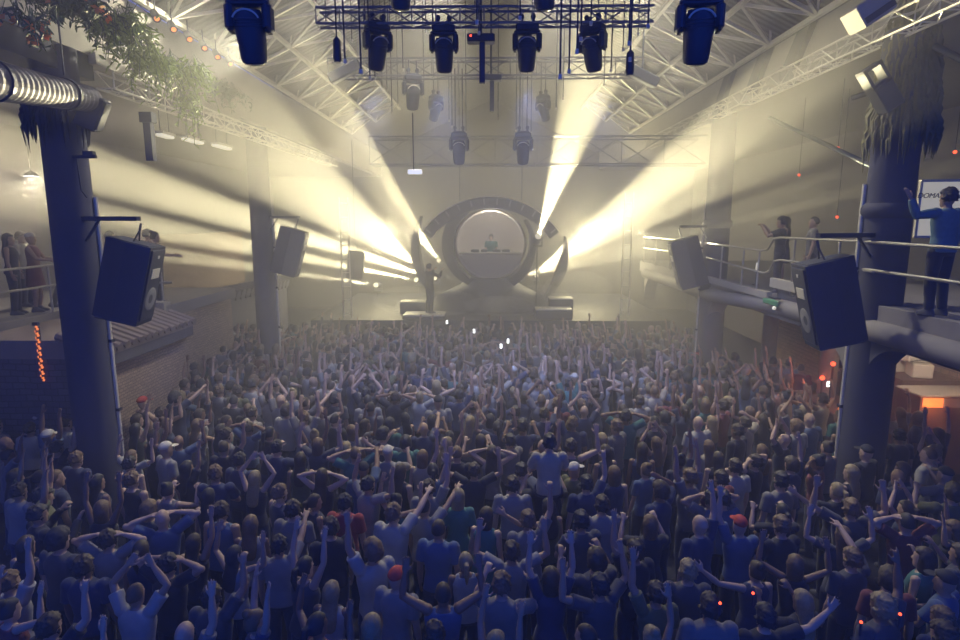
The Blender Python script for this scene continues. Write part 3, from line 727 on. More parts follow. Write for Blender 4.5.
HZ = 1.625
def head_shape(mb, g=0.0):
    rings = []
    prof = [(-.125, .020, .030, .045), (-.118, .038, .050, .040), (-.10, .052, .070, .028), (-.07, .062, .085, .012), (-.035, .069, .094, .002), (0, .074, .098, 0), (.035, .077, .100, -.003), (.07, .072, .094, -.006), (.10, .056, .074, -.008), (.12, .034, .045, -.008), (.128, .012, .016, -.008)]
    for z, rx, ry, yo in prof: rings.append((0, yo, HZ+z, rx, ry))
    mb.loft(rings, 24)
    mb.loft([(0, .102, HZ-.045, .017, .012), (0, .108, HZ-.035, .015, .016), (0, .098, HZ-.005, .010, .012), (0, .088, HZ+.022, .007, .01)], 8)          # nose
    mb.ball((0, .088, HZ-.072), (.026, .012, .008), 10, 6); mb.ball((0, .086, HZ-.084), (.022, .012, .007), 10, 6)          # lips
    mb.ball((0, .082, HZ+.026), (.055, .016, .009), 12, 6)                                                                  # brow
    for s in (-1, 1):
        mb.ball((s*.03, .082, HZ+.005), (.013, .011, .009), 10, 6)                                                          # eyes
        mb.ball((s*.076, -.008, HZ-.008), (.012, .02, .032), 10, 6)                                                         # ears
def hand(mb, w, d, palm_n, curl=.5, mode='relaxed', s=1):
    d = V(d).normalized(); n = V(palm_n); n = (n-d*n.dot(d)).normalized(); t = d.cross(n)      # t: across the palm
    w = V(w)
    mb.tube([w-d*.02, w+d*.02, w+d*.05, w+d*.085, w+d*.095], [.023, .022, .019, .016, .012], 10)
    # orientation of tube's own frame is arbitrary, so add a flat palm block as well
    M = Matrix((t, d, n)).transposed()
    mb.box(w+d*.05, (.078, .09, .026), M, bev=.012)
    Ls = (.068, .078, .074, .058)
    for i in range(4):
        off = (-.03+.02*i); b = w+d*.088+t*off*s*(-1); c = curl
        if mode == 'point' and i > 0: c = 1.9
        if mode == 'horns' and i in (1, 2): c = 1.9
        if mode == 'fist': c = 1.9
        if mode == 'open': c = .15
        spread = (i-1.5)*(.12 if mode == 'open' else .04)
        dd = (d+t*(-s)*spread).normalized(); q = b; pts = [q-dd*.02, q]
        for k in range(3):
            a = c*(k+1)/3*1.25; e = dd*math.cos(a)+n*math.sin(a); q = q+e*Ls[i]*(.42, .33, .25)[k]; pts.append(q)
        mb.tube(pts, [.0095, .0095, .0085, .008, .0065], 7)
    b = w+d*.03+t*s*.036; e = (d*.75+t*s*.75+n*.25).normalized()
    mb.tube([b-e*.01, b+e*.03, b+e*.03+(d*.9+t*s*.35+n*.3).normalized()*.03, b+e*.03+(d*.9+t*s*.3+n*.4).normalized()*.055], [.014, .012, .010, .007], 8)
ARMS = {  # upper arm direction, forearm direction (for the right arm, +x outward), hand mode
    'down': ((.16, .02, -1), (.06, .22, -1), 'relaxed'),
    'up': ((.34, .18, .93), (-.06, .10, 1), 'open'),
    'upbent': ((.80, .25, .35), (-.12, .12, 1), 'open'),
    'fist': ((.45, .35, .75), (.0, .05, 1), 'fist'),
    'horns': ((.50, .35, .70), (-.05, .10, 1), 'horns'),
    'head': ((.85, .10, .52), (-.93, .10, .22), 'relaxed'),
    'fwd': ((.22, .80, .50), (.05, .85, .52), 'point'),
    'phone': ((.35, .60, -.30), (-.30, .55, .80), 'fist'),
    'phoneup': ((.30, .55, .72), (-.15, .25, .95), 'fist'),
    'clap': ((.48, .30, .82), (-.62, .10, .78), 'open'),
    'side': ((.92, .10, .20), (.75, .15, .62), 'open'),
    'hip': ((.75, -.15, -.66), (-.78, .22, -.45), 'fist'),
    'fold': ((.25, .45, -.86), (-.85, .45, .10), 'relaxed'),
    'rail': ((.12, .55, -.83), (.0, .95, -.10), 'relaxed'),
    'shade': ((.80, .40, .38), (-.80, .20, .52), 'relaxed'),
    'denim': ((.98, .12, -.12), (.35, .15, .93), 'relaxed'),
}
def arm_pts(side, spec, sh):
    a, b, mode = ARMS[spec]; a = V((a[0]*side, a[1], a[2])).normalized(); b = V((b[0]*side, b[1], b[2])).normalized()
    S = V((side*sh, -.005, 1.425))
    if a.z > .3: S += V((-side*.025, 0, .045))
    E_ = S+a*.285; W = E_+b*.255
    return S, E_, W, a, b, mode
def torso_rings(fem, g=0):
    sh = .165 if fem else .185; hp = .172 if fem else .165; ws = .125 if fem else .145
    return [(0, -.01, .86, hp*.8+g, .095+g), (0, -.015, .93, hp+g, .115+g), (0, -.01, 1.0, (hp+ws)/2+.008+g, .108+g), (0, 0, 1.09, ws+g, .095+g), (0, .005, 1.2, ws+.012+g, .105+g), (0, .012 if fem else .005, 1.3, sh-.012+g, .118+g), (0, 0, 1.38, sh-.002+g, .105+g), (0, -.005, 1.43, sh-.03+g, .085+g), (0, -.01, 1.465, .10+g, .066+g), (0, -.008, 1.49, .062+g*.6, .06+g*.6)]
LEGS = {'stand': [((.095, 0, .90), (.105, .015, .49), (.115, -.02, .09))], 'stride': [((.095, 0, .90), (.13, .05, .49), (.15, .03, .09))],
        'ride': [((.11, .02, .90), (.19, .40, .86), (.17, .36, .42))]}
def leg_pts(side, legs):
    a, b, c = LEGS[legs][0]; return [V((side*p[0], p[1], p[2])) for p in (a, b, c)]
def make_body(name, fem, R_, L_, legs='stand', voxel=.0095, ratio=.10):
    mb = MB(); sh = .165 if fem else .187; k = .86 if fem else 1.0
    mb.loft(torso_rings(fem), 22, p=2.4)
    mb.tube([(0, -.012, 1.44), (0, -.004, 1.50), (0, .006, 1.57)], [.062*k, .054*k, .054*k], 14)
    head_shape(mb)
    for side, spec in ((1, R_), (-1, L_)):
        S, E_, W, a, b, mode = arm_pts(side, spec, sh)
        mb.ball(S, (.062*k, .06*k, .06*k), 12, 8)
        mb.tube([S-a*.03, S+a*.08, S+a*.2, E_, E_+b*.07, E_+b*.17, W, W+b*.02], [.055*k, .054*k, .045*k, .039*k, .043*k, .035*k, (.027*k, .024*k), .026*k], 12)
        mb.ball(E_, .039*k, 10, 8)
        pn = V((0, 1, -.2)) if b.z > .3 else V((-side, .2, 0))
        hand(mb, W, b+V((0, .12, 0)), pn, .5, mode, side)
        h, kn, an = leg_pts(side, legs)
        mb.tube([h+V((0, 0, .04)), h, h+(kn-h)*.35, kn, kn+(an-kn)*.28, kn+(an-kn)*.7, an, an-V((0, 0, .05))], [.075, .088, .08, .055, .058, .042, .036, .038], 12)
        mb.loft([(an.x, an.y+.04, an.z-.085, .040, .12), (an.x, an.y+.045, an.z-.06, .044, .125), (an.x, an.y+.02, an.z-.02, .04, .075), (an.x, an.y, an.z+.02, .036, .04)], 14)
    return fuse(mb, name, voxel, ratio)
def make_shirt(name, fem, R_, L_, kind, ratio=.16):
    g = .014; mb = MB(); sh = .165 if fem else .187; k = .86 if fem else 1.0
    rings = torso_rings(fem, g)
    rings = rings[1:] if kind != 'dress' else rings
    if kind == 'dress': rings = [(0, -.01, .58, .235, .17), (0, -.01, .72, .212, .155)]+rings[1:]
    else: rings = [(0, -.012, .89, rings[0][3]+.006, rings[0][4]+.006)]+rings
    if kind in ('vest', 'dress'): rings = rings[:-1]
    mb.loft(rings, 22, p=2.4)
    for side, spec in ((1, R_), (-1, L_)):
        S, E_, W, a, b, mode = arm_pts(side, spec, sh)
        if kind == 'tee':
            mb.ball(S, (.062*k+g,)*3, 12, 8); mb.tube([S-a*.03, S+a*.08, S+a*.19], [.055*k+g, .056*k+g+.004, .054*k+g+.01], 12)
        elif kind == 'long':
            mb.ball(S, (.062*k+g,)*3, 12, 8); mb.tube([S-a*.03, S+a*.08, S+a*.2, E_, E_+b*.07, E_+b*.17, W-b*.02], [.055*k+g, .056*k+g, .047*k+g, .044*k+g, .045*k+g, .037*k+g, .030*k+g], 12); mb.ball(E_, .042*k+g, 10, 8)
        else:
            mb.tube([V((side*.085, -.07, 1.40)), V((side*.09, -.02, 1.475)), V((side*.09, .05, 1.43))], [.028, .026, .028], 8)
    return fuse(mb, name, .012, ratio)
def make_trousers(name, legs, short=False, ratio=.14):
    g = .014; mb = MB()
    mb.loft([(0, -.01, .84, .155, .105), (0, -.012, .93, .178+.004, .128), (0, -.012, 1.0, .152, .104), (0, -.01, 1.02, .14, .096)], 22, p=2.3)
    for side in (1, -1):
        h, kn, an = leg_pts(side, legs)
        pts = [h+V((0, 0, .04)), h, h+(kn-h)*.35, kn]; rs = [.078+g, .088+g, .082+g, .062+g]
        if not short: pts += [kn+(an-kn)*.28, kn+(an-kn)*.7, an+V((0, 0, .0))]; rs += [.062+g, .052+g, .05+g]
        mb.tube(pts, rs, 12)
    return fuse(mb, name, .014, ratio)
def make_shoes(name, legs):
    mb = MB()
    for side in (1, -1):
        h, kn, an = leg_pts(side, legs)
        mb.loft([(an.x, an.y+.045, an.z-.092, .048, .138), (an.x, an.y+.045, an.z-.07, .05, .14), (an.x, an.y+.04, an.z-.04, .048, .125), (an.x, an.y+.005, an.z-.005, .046, .07), (an.x, an.y-.005, an.z+.03, .046, .05)], 14, p=2.4)
    return fuse(mb, name, .012, .3)
def hair_cap(mb, t=.014, low=-.05, bump=0, seed=0):
    rnd = random.Random(seed); nu, nv = 28, 16; vs = []; fs = []
    c = V((0, -.006, HZ+.012))
    for j in range(nv+1):
        th = -PI/2+PI*j/nv
        for k in range(nu):
            a = 2*PI*k/nu; d = V((math.cos(th)*math.cos(a), math.cos(th)*math.sin(a), math.sin(th)))
            rx, ry, rz = .0775, .103, .119
            p = V((d.x*rx, d.y*ry, d.z*rz))
            front = d.y; hairline = .048 if front > .35 else (low if front < .0 else low+(.048-low)*(front/.35))
            q = max(0, min(1, (p.z-hairline)/.03+.5))
            off = -.024+(t+.024)*q
            if bump: off += q*bump*rnd.random()
            vs.append(c+p+d*off)
    for j in range(nv):
        for k in range(nu): fs.append((j*nu+k, j*nu+(k+1) % nu, (j+1)*nu+(k+1) % nu, (j+1)*nu+k))
    mb.add(vs, fs)
def make_hair(kind):
    mb = MB()
    def tufts(n, L, r, zmin, seed):
        rnd = random.Random(seed); k = 0
        while k < n:
            d = V((rnd.gauss(0, 1), rnd.gauss(0, 1), rnd.gauss(.4, 1))).normalized()
            p = V((d.x*.084, d.y*.108, d.z*.125)); z = p.z+.012
            if z < (.055 if d.y > .3 else zmin): continue
            k += 1; e = (d+V((rnd.gauss(0, .35), -.55+rnd.gauss(0, .3), rnd.gauss(-.1, .3)))).normalized(); c = V((0, -.006, HZ+.012))
            mb.tube([c+p*.93, c+p+e*L*.4, c+p+d*.2*L+e*L*.9], [r, r*.9, r*.3], 6)
    if kind == 'short': hair_cap(mb, .013, -.055, .006, 1); tufts(150, .03, .009, -.05, 5)
    elif kind == 'cropped': hair_cap(mb, .006, -.05)
    elif kind == 'curly': hair_cap(mb, .024, -.07, .022, 3); tufts(170, .03, .018, -.06, 6)
    elif kind == 'bob':
        hair_cap(mb, .016, -.07, .01, 2); mb.loft([(0, -.03, HZ-.16, .075, .055), (0, -.03, HZ-.13, .092, .078), (0, -.028, HZ-.05, .095, .085), (0, -.026, HZ+.03, .09, .085)], 20)
    elif kind == 'long':
        hair_cap(mb, .016, -.07, .008, 4); mb.loft([(0, -.115, HZ-.40, .05, .018), (0, -.115, HZ-.36, .09, .03), (0, -.10, HZ-.24, .105, .042), (0, -.06, HZ-.13, .092, .062), (0, -.03, HZ-.03, .09, .08), (0, -.02, HZ+.05, .08, .08)], 20)
    elif kind == 'bun':
        hair_cap(mb, .012, -.06); mb.ball((0, -.075, HZ+.125), .05, 14, 10); mb.ball((0, -.06, HZ+.10), .045, 12, 8)
    elif kind == 'ponytail':
        hair_cap(mb, .012, -.06); mb.tube([(0, -.095, HZ+.05), (0, -.15, HZ+.045), (0, -.165, HZ-.06), (0, -.145, HZ-.20)], [.026, .034, .036, .012], 12)
    elif kind == 'cap':
        hair_cap(mb, .022, .025)
        mb.loft([(0, .13, HZ+.045, .07, .07), (0, .13, HZ+.054, .072, .072)], 20)
    elif kind == 'bald':
        hair_cap(mb, .003, -.02)
    elif kind == 'beret':
        hair_cap(mb, .02, .03)
        mb.lathe([(.02, .135), (.07, .13), (.09, .09), (.088, .05)], (0, -.006, HZ), n=20)
    return fuse(mb, 'hair_'+kind, .009, .22, 1)

HAIRS = {k: make_hair(k) for k in ('short', 'cropped', 'curly', 'bob', 'long', 'bun', 'ponytail', 'cap', 'bald')}
HAIRCOL = {'black': (.035, .037, .055), 'dark': (.07, .055, .05), 'brown': (.19, .13, .09), 'blond': (.36, .29, .18)}
M_hair = {k: mat('hair_'+k.replace(' ', '_'), c, .6, 0, .5, 45, bump=.5) for k, c in HAIRCOL.items()}
CLOTH = {'black': (.025, .028, .05), 'navy': (.04, .055, .13), 'charcoal': (.075, .08, .11), 'grey': (.19, .19, .21), 'pale grey': (.27, .27, .29), 'white': (.40, .40, .40),
         'cream': (.38, .35, .30), 'teal': (.06, .19, .20), 'maroon': (.17, .045, .06), 'olive': (.13, .14, .08), 'blue': (.08, .13, .26), 'red': (.36, .06, .06)}  # blacks tinted navy, whites dimmed: shadow tone put into the cloth colour
def cloth_mat(n):
    return mat('cloth_'+n.replace(' ', '_'), CLOTH[n], .85, 0, .25, 10, bump=.3, sheen=.15)
M_cloth = {n: cloth_mat(n) for n in CLOTH}
M_den = mat('denim', (.15, .26, .31), .85, 0, .4, 18, bump=.2)
M_capm = {n: mat('cap_'+n, c, .8, 0, .2, 8) for n, c in (('white', (.6, .58, .54)), ('black', (.03, .033, .05)), ('red', (.5, .07, .06)))}
# pose -> (right arm, left arm), words
POSES = {
    'down': ('down', 'down', 'arms at the sides'), 'bothup': ('up', 'up', 'both arms stretched up'), 'bothbent': ('upbent', 'upbent', 'both hands raised'),
    'oneup': ('up', 'down', 'right arm up'), 'oneupl': ('down', 'up', 'left arm up'), 'fist': ('fist', 'down', 'right fist raised'), 'horns': ('horns', 'down', 'horned hand sign raised'),
    'head': ('head', 'head', 'hands on the head'), 'fwd': ('fwd', 'down', 'pointing ahead'), 'phone': ('phone', 'phone', 'hands held before the chest'),
    'clap': ('clap', 'clap', 'clapping overhead'), 'fold': ('fold', 'fold', 'arms folded'), 'side': ('down', 'side', 'left arm out sideways'), 'sider': ('side', 'down', 'right arm out sideways'), 'rail': ('rail', 'rail', 'leaning on the rail'), 'denim': ('down', 'denim', 'left arm up'),
    'shade': ('shade', 'down', 'right hand at the brow'),
}
BODY = {}; SHIRT = {}
def get_body(fem, pose, legs='stand'):
    k = (fem, pose, legs)
    if k not in BODY:
        BODY[k] = make_body('person_body', fem, POSES[pose][0], POSES[pose][1], legs)
        BODY[k].materials.append(SKIN[0])
    return BODY[k]
def get_shirt(fem, pose, kind):
    k = (fem, pose, kind)
    if k not in SHIRT:
        SHIRT[k] = make_shirt('shirt_'+kind, fem, POSES[pose][0], POSES[pose][1], kind); SHIRT[k].materials.append(M_cloth['grey'])
    return SHIRT[k]
TROUS = {l: make_trousers('trousers_'+l, l) for l in LEGS}
SHOES = {l: make_shoes('shoes_'+l, l) for l in LEGS}
for d in list(HAIRS.values())+list(TROUS.values())+list(SHOES.values()): d.materials.append(M_cloth['black'])
def part_obj(name, me, m, parent):
    o = bpy.data.objects.new(name, me); C.objects.link(o); o.parent = parent
    o.material_slots[0].link = 'OBJECT'; o.material_slots[0].material = m
    return o
HNAME = {'short': 'short %s hair', 'cropped': 'cropped %s hair', 'curly': 'curly %s hair', 'bob': 'bobbed %s hair', 'long': 'long %s hair', 'bun': 'a %s bun', 'ponytail': 'a %s ponytail', 'cap': 'a %s cap', 'bald': 'a shaved head'}
SNAME = {'tee': 't-shirt', 'long': 'long-sleeved top', 'vest': 'vest top', 'dress': 'dress'}
def person(loc, yaw, fem, pose, shirt, scol, hair, hcol, skin=0, s=1.0, legs='stand', lean=0.0, tcol='black', label=None, group='people in the dancing crowd', smat=None):
    o = bpy.data.objects.new('person', get_body(fem, pose, legs)); C.objects.link(o)
    o.material_slots[0].link = 'OBJECT'; o.material_slots[0].material = SKIN[skin]
    o.location = loc; o.rotation_euler = (-lean, 0, yaw); o.scale = (s, s, s)
    tag(o, label, 'person', group)
    part_obj('dress' if shirt == 'dress' else 'shirt', get_shirt(fem, pose, shirt), smat or M_cloth[scol], o)
    if shirt != 'dress': part_obj('trousers', TROUS[legs], M_cloth[tcol], o)
    part_obj('shoes', SHOES[legs], M_cloth['charcoal'], o)
    if hair == 'cap': part_obj('cap', HAIRS['cap'], M_capm[hcol], o)
    elif hair == 'bald': part_obj('stubble', HAIRS['bald'], SKIN[skin], o)
    else: part_obj('hair', HAIRS[hair], M_hair[hcol], o)
    return o
# ================================================================ THE CROWD
rc = random.Random(21)
placed = []            # (x, y) of everyone standing on the floor
taken = set()          # look combinations already used by a label
def face_stage(x, y, j=.0): return -math.atan2(0-x, 25-y)+j
def hero(px, py, fem, pose, shirt, scol, hair, hcol, label, skin=0, s=1.0, yaw=0.0, z=1.62, tcol='black', lean=0.0):
    q = PZ(px, py, z*s); placed.append((q.x, q.y))
    return person((q.x, q.y, 0), face_stage(q.x, q.y, yaw), fem, pose, shirt, scol, hair, hcol, skin, s, 'stand', lean, tcol, label)
H = hero
H(50, 628, 0, 'horns', 'tee', 'black', 'short', 'dark', 'person at the bottom left corner raising a horned hand sign')
H(108, 541, 0, 'head', 'tee', 'pale grey', 'short', 'dark', 'person in pale grey t-shirt, both hands on head, lower left', yaw=.3)
H(168, 566, 0, 'head', 'tee', 'black', 'short', 'black', 'person in black t-shirt with hands on head, right of the pale shirted one', skin=1)
H(212, 598, 0, 'fist', 'tee', 'charcoal', 'short', 'dark', 'person in charcoal t-shirt raising a fist, lower left of centre', skin=1)
H(322, 478, 1, 'head', 'vest', 'black', 'long', 'dark', 'woman in black vest with long hair lifting both elbows, left of centre')
H(345, 504, 0, 'down', 'tee', 'red', 'short', 'black', 'person in red t-shirt beside the woman lifting her elbows')
H(293, 511, 0, 'down', 'tee', 'grey', 'short', 'dark', 'broad person in grey t-shirt seen from behind, lower left of centre', s=1.03)
H(388, 454, 0, 'phone', 'tee', 'pale grey', 'cap', 'white', 'person in white cap and pale grey t-shirt, left of centre')
H(429, 489, 0, 'oneup', 'tee', 'pale grey', 'short', 'dark', 'person in pale grey t-shirt, right arm up, below the white cap')
H(458, 498, 1, 'down', 'tee', 'teal', 'bob', 'blond', 'blond person in teal t-shirt at centre, right of the raised arm')
H(372, 629, 1, 'down', 'tee', 'navy', 'bob', 'blond', 'blond bobbed head at the bottom edge, left of centre')
H(318, 446, 1, 'bothbent', 'tee', 'charcoal', 'bob', 'brown', 'person with lit brown bob and both hands raised, left of centre')
H(602, 506, 0, 'down', 'tee', 'pale grey', 'short', 'dark', 'broad man in pale grey t-shirt seen from behind, lower right of centre', s=1.04)
H(512, 553, 0, 'bothbent', 'tee', 'pale grey', 'short', 'dark', 'person in pale grey t-shirt, both hands raised, bottom centre', skin=1)
H(551, 580, 1, 'bothup', 'tee', 'navy', 'bob', 'dark', 'person with dark bob, both arms up, bottom right of centre')
H(688, 572, 0, 'fold', 'long', 'charcoal', 'short', 'blond', 'blond person in charcoal top with folded arms, bottom right', yaw=-.2)
H(650, 526, 1, 'phone', 'tee', 'black', 'bob', 'brown', 'brown bobbed person in black t-shirt behind the blond one at bottom right')
H(698, 424, 0, 'down', 'tee', 'white', 'bald', 'dark', 'person with shaved head in bright white t-shirt, right of centre', s=1.05)
H(614, 475, 1, 'down', 'vest', 'navy', 'bob', 'brown', 'brown bobbed person in navy vest, right of the man on shoulders')
H(602, 441, 1, 'down', 'tee', 'charcoal', 'long', 'blond', 'long blond hair over charcoal t-shirt, right of the man on shoulders', yaw=.1)
H(711, 500, 0, 'head', 'tee', 'grey', 'short', 'black', 'person in grey t-shirt with elbows out, right of centre', skin=1)
H(735, 468, 0, 'down', 'tee', 'white', 'short', 'dark', 'person in white t-shirt, arms down, lower right', s=1.02)
H(723, 500, 0, 'fold', 'tee', 'blue', 'short', 'black', 'person in blue t-shirt before the white shirted one, lower right')
H(781, 482, 0, 'down', 'tee', 'grey', 'short', 'black', 'broad person in grey t-shirt seen from behind, lower right', s=1.06)
H(851, 474, 1, 'down', 'vest', 'black', 'long', 'blond', 'long blond haired woman in black vest, right side', yaw=.2)
H(837, 492, 1, 'side', 'tee', 'black', 'ponytail', 'blond', 'person with blond ponytail and left arm out, right side')
H(827, 449, 1, 'down', 'vest', 'grey', 'bun', 'dark', 'person with dark bun in grey vest, right side')
H(902, 471, 1, 'down', 'tee', 'navy', 'bob', 'brown', 'person with brown bob in navy t-shirt, far right')
H(945, 476, 0, 'phone', 'tee', 'pale grey', 'cap', 'black', 'person in black cap and pale grey t-shirt at the right edge')
H(765, 618, 0, 'sider', 'tee', 'black', 'short', 'black', 'person at the bottom right stretching the right arm sideways', yaw=-.1)
H(745, 424, 0, 'shade', 'tee', 'cream', 'short', 'dark', 'person in cream t-shirt shading the brow, right of centre')
H(852, 560, 0, 'fwd', 'tee', 'charcoal', 'short', 'brown', 'person in charcoal t-shirt pointing ahead, bottom right')
H(40, 420, 0, 'down', 'tee', 'pale grey', 'cap', 'white', 'person in white cap and pale grey t-shirt left of the near left pillar')
H(66, 424, 0, 'down', 'tee', 'white', 'short', 'dark', 'person in white t-shirt touching the near left pillar on its left')
H(135, 372, 0, 'bothup', 'vest', 'charcoal', 'short', 'dark', 'person in charcoal vest with both arms up below the brick bay', skin=1)
H(422, 372, 0, 'down', 'tee', 'navy', 'curly', 'black', 'person with big curly black hair in navy t-shirt at mid centre', s=1.06)
H(773, 362, 0, 'down', 'tee', 'grey', 'short', 'dark', 'person in grey t-shirt lit red beside the bar, left of three', yaw=-1.2)
H(789, 364, 0, 'phone', 'tee', 'white', 'short', 'dark', 'person in white t-shirt lit red beside the bar, middle of three', yaw=-1.0)
H(801, 369, 0, 'down', 'tee', 'maroon', 'cropped', 'dark', 'person in maroon t-shirt lit red beside the bar, right of three', yaw=-1.3)
H(838, 366, 0, 'down', 'tee', 'black', 'short', 'black', 'dark person standing alone right of the red bar')
# the man riding on someone's shoulders
q = PZ(546, 486, 1.58); placed.append((q.x, q.y))
person((q.x, q.y, 0), face_stage(q.x, q.y), 0, 'phone', 'tee', 'black', 'short', 'black', 0, 1.03, 'stand', 0, 'black', 'person carrying the man in the cream t-shirt on the shoulders')
yw = face_stage(q.x, q.y)
person((q.x+.02, q.y-.12, 1.47-.80), yw, 0, 'fold', 'tee', 'cream', 'short', 'black', 0, 1.0, 'ride', -.02, 'navy', 'man in cream t-shirt riding on someone\'s shoulders above the crowd')

def blocked(x, y):
    for cx_, cy_, r_ in ((-6.7, 9.5, .62), (-6.7, 17.4, .6), (6.5, 9.9, .66), (6.5, 17.2, .66), (8.3, 14.2, .5), (8.3, 17.3, .5)):
        if (x-cx_)**2+(y-cy_)**2 < r_*r_: return True
    if 10.4 < y < 14.2 and x < -7.15: return True
    if 13.9 < y < 18.1 and x < -7.75: return True
    if x < -9.2 or x > 9.9: return True
    if x > 7.0 and y > 11.4: return True
    if x > 8.3 and y > 9.5: return True
    return y > 20.6
def try_place(n, y0, y1, dmin, lim):
    got = []; cell = {}
    for p in placed: cell.setdefault((int(p[0]//1), int(p[1]//1)), []).append(p)
    for _ in range(n):
        y = math.sqrt(rc.uniform(y0*y0, y1*y1)); w = min(.84*y+.5, 10); x = rc.uniform(-w, w)
        if blocked(x, y): continue
        i, j = int(x//1), int(y//1); ok = True
        for a in (-1, 0, 1):
            for b in (-1, 0, 1):
                for p in cell.get((i+a, j+b), ()):
                    if (p[0]-x)**2+(p[1]-y)**2 < dmin*dmin: ok = False; break
                if not ok: break
            if not ok: break
        if ok:
            cell.setdefault((i, j), []).append((x, y)); placed.append((x, y)); got.append((x, y))
    return got
spots = try_place(9000, 4.5, 13.0, .50, None)+try_place(22000, 13.0, 20.6, .46, None)
N_HERO = len([o for o in C.objects if o.get('category') == 'person'])
spots.sort(key=lambda p: proj((p[0], p[1], 1.6))[2])
inview = []
for x, y in spots:
    px, py, d = proj((x, y, 1.66))
    if -14 < px < 974 and py < 652: inview.append((x, y, px, py))
N_IND = 300-N_HERO-14
ind, far = inview[:N_IND], inview[N_IND:]
colw = [('black', 8), ('navy', 6), ('charcoal', 7), ('grey', 5), ('pale grey', 4), ('white', 4), ('cream', 2), ('teal', 2), ('maroon', 1.5), ('olive', 2), ('blue', 2.5)]
posew = [('down', 12), ('bothup', 2.6), ('bothbent', 3), ('oneup', 3), ('oneupl', 2.5), ('fist', 2), ('head', 1.6), ('fwd', 1.8), ('phone', 3), ('clap', 1.6), ('fold', 2), ('side', .8), ('shade', 1), ('horns', .7)]
FEM_P = {'bothup', 'down', 'bothbent', 'oneup', 'phone', 'head', 'side', 'clap'}
def pick(ws):
    t = rc.random()*sum(w for _, w in ws)
    for k, w in ws:
        t -= w
        if t <= 0: return k
    return ws[-1][0]
def look():
    fem = rc.random() < .36; pose = pick(posew)
    if fem and pose not in FEM_P: pose = rc.choice(['down', 'bothup', 'bothbent', 'oneup', 'phone'])
    shirt = rc.choice(['vest', 'vest', 'tee', 'dress']) if fem else rc.choice(['tee', 'tee', 'tee', 'tee', 'long', 'vest'])
    if shirt == 'long' and pose not in ('down', 'phone', 'oneup', 'bothup'): shirt = 'tee'
    if not fem and shirt == 'vest' and pose not in ('bothup', 'down', 'bothbent'): shirt = 'tee'
    if shirt == 'dress' and pose not in ('down', 'bothup', 'phone'): shirt = 'vest'
    hair = rc.choice(['long', 'long', 'bob', 'bun', 'ponytail', 'long']) if fem else rc.choice(['short', 'short', 'short', 'cropped', 'curly', 'cap', 'short', 'cropped', 'short', 'bald', 'short'])
    hcol = rc.choice(['white', 'black', 'red', 'black']) if hair == 'cap' else pick([('black', 4), ('dark', 5), ('brown', 2.5), ('blond', 1.6 if fem else .7)])
    return fem, pose, shirt, pick(colw), hair, hcol
for x, y, px, py in ind:
    for _ in range(400):
        fem, pose, shirt, scol, hair, hcol = L_ = look()
        row = 'bottom' if py > 535 else 'lower' if py > 455 else 'middle'
        col = 'far left' if px < 150 else 'left' if px < 360 else 'centre' if px < 600 else 'right' if px < 810 else 'far right'
        hn = HNAME[hair] % hcol if '%' in HNAME[hair] else HNAME[hair]
        label = '%s in %s %s, %s, %s, %s %s' % ('woman' if fem else 'man', scol, SNAME[shirt], hn, POSES[pose][2], row, col)
        if label not in taken: break
    taken.add(label)
    s = rc.uniform(.93, 1.0) if fem else rc.uniform(.97, 1.07)
    person((x, y, 0), face_stage(x, y, rc.gauss(0, .38)), fem, pose, shirt, scol, hair, hcol, rc.choice([0, 0, 1, 1, 2]), s, 'stand', rc.gauss(.02, .03), rc.choice(['black', 'navy', 'charcoal']), label)

# everyone farther back than the nearest three hundred: one packed mass
def lowpoly(me, ratio):
    o = bpy.data.objects.new('tmp', me); C.objects.link(o); d = o.modifiers.new('d', 'DECIMATE'); d.ratio = ratio
    dg = bpy.context.evaluated_depsgraph_get(); out = bpy.data.meshes.new_from_object(o.evaluated_get(dg)); bpy.data.objects.remove(o)
    n = len(out.vertices); co = np.empty(n*3); out.vertices.foreach_get('co', co); co = co.reshape(n, 3)
    out.calc_loop_triangles(); t = np.empty(len(out.loop_triangles)*3, dtype=np.int32); out.loop_triangles.foreach_get('vertices', t)
    bpy.data.meshes.remove(out)
    return co, t.reshape(-1, 3)
LP = {}
def lp(me, r):
    if me.name not in LP: LP[me.name] = lowpoly(me, r)
    return LP[me.name]
slots = SKIN+[M_cloth[c] for c in CLOTH]+[M_hair[c] for c in HAIRCOL]+[M_capm[c] for c in M_capm]
sidx = {m.name: i for i, m in enumerate(slots)}
VV, TT, MM = [], [], []; off = 0
posew = [('down', 13), ('bothup', 2), ('bothbent', 2.5), ('oneup', 2.2), ('oneupl', 1.6), ('fist', 1.6), ('head', 1), ('fwd', 1.4), ('phone', 4), ('clap', 1.2), ('fold', 3), ('side', .6), ('shade', 1)]
for x, y, px, py in far:
    fem, pose, shirt, scol, hair, hcol = look()
    s = rc.uniform(.93, 1.06); yaw = face_stage(x, y, rc.gauss(0, .4)); cs, sn = math.cos(yaw)*s, math.sin(yaw)*s
    sk = SKIN[rc.choice([0, 0, 1, 1, 2])]
    pcs = [(lp(get_body(fem, pose), .35), sk), (lp(get_shirt(fem, pose, shirt), .4), M_cloth[scol]), (lp(TROUS['stand'], .25), M_cloth[rc.choice(['black', 'navy'])])]
    if hair != 'bald': pcs.append((lp(HAIRS[hair], .4), M_capm[hcol] if hair == 'cap' else M_hair[hcol]))
    for (co, t), m in pcs:
        q = np.empty_like(co); q[:, 0] = co[:, 0]*cs-co[:, 1]*sn+x; q[:, 1] = co[:, 0]*sn+co[:, 1]*cs+y; q[:, 2] = co[:, 2]*s
        VV.append(q); TT.append(t+off); MM.append(np.full(len(t), sidx[m.name], dtype=np.int32)); off += len(co)
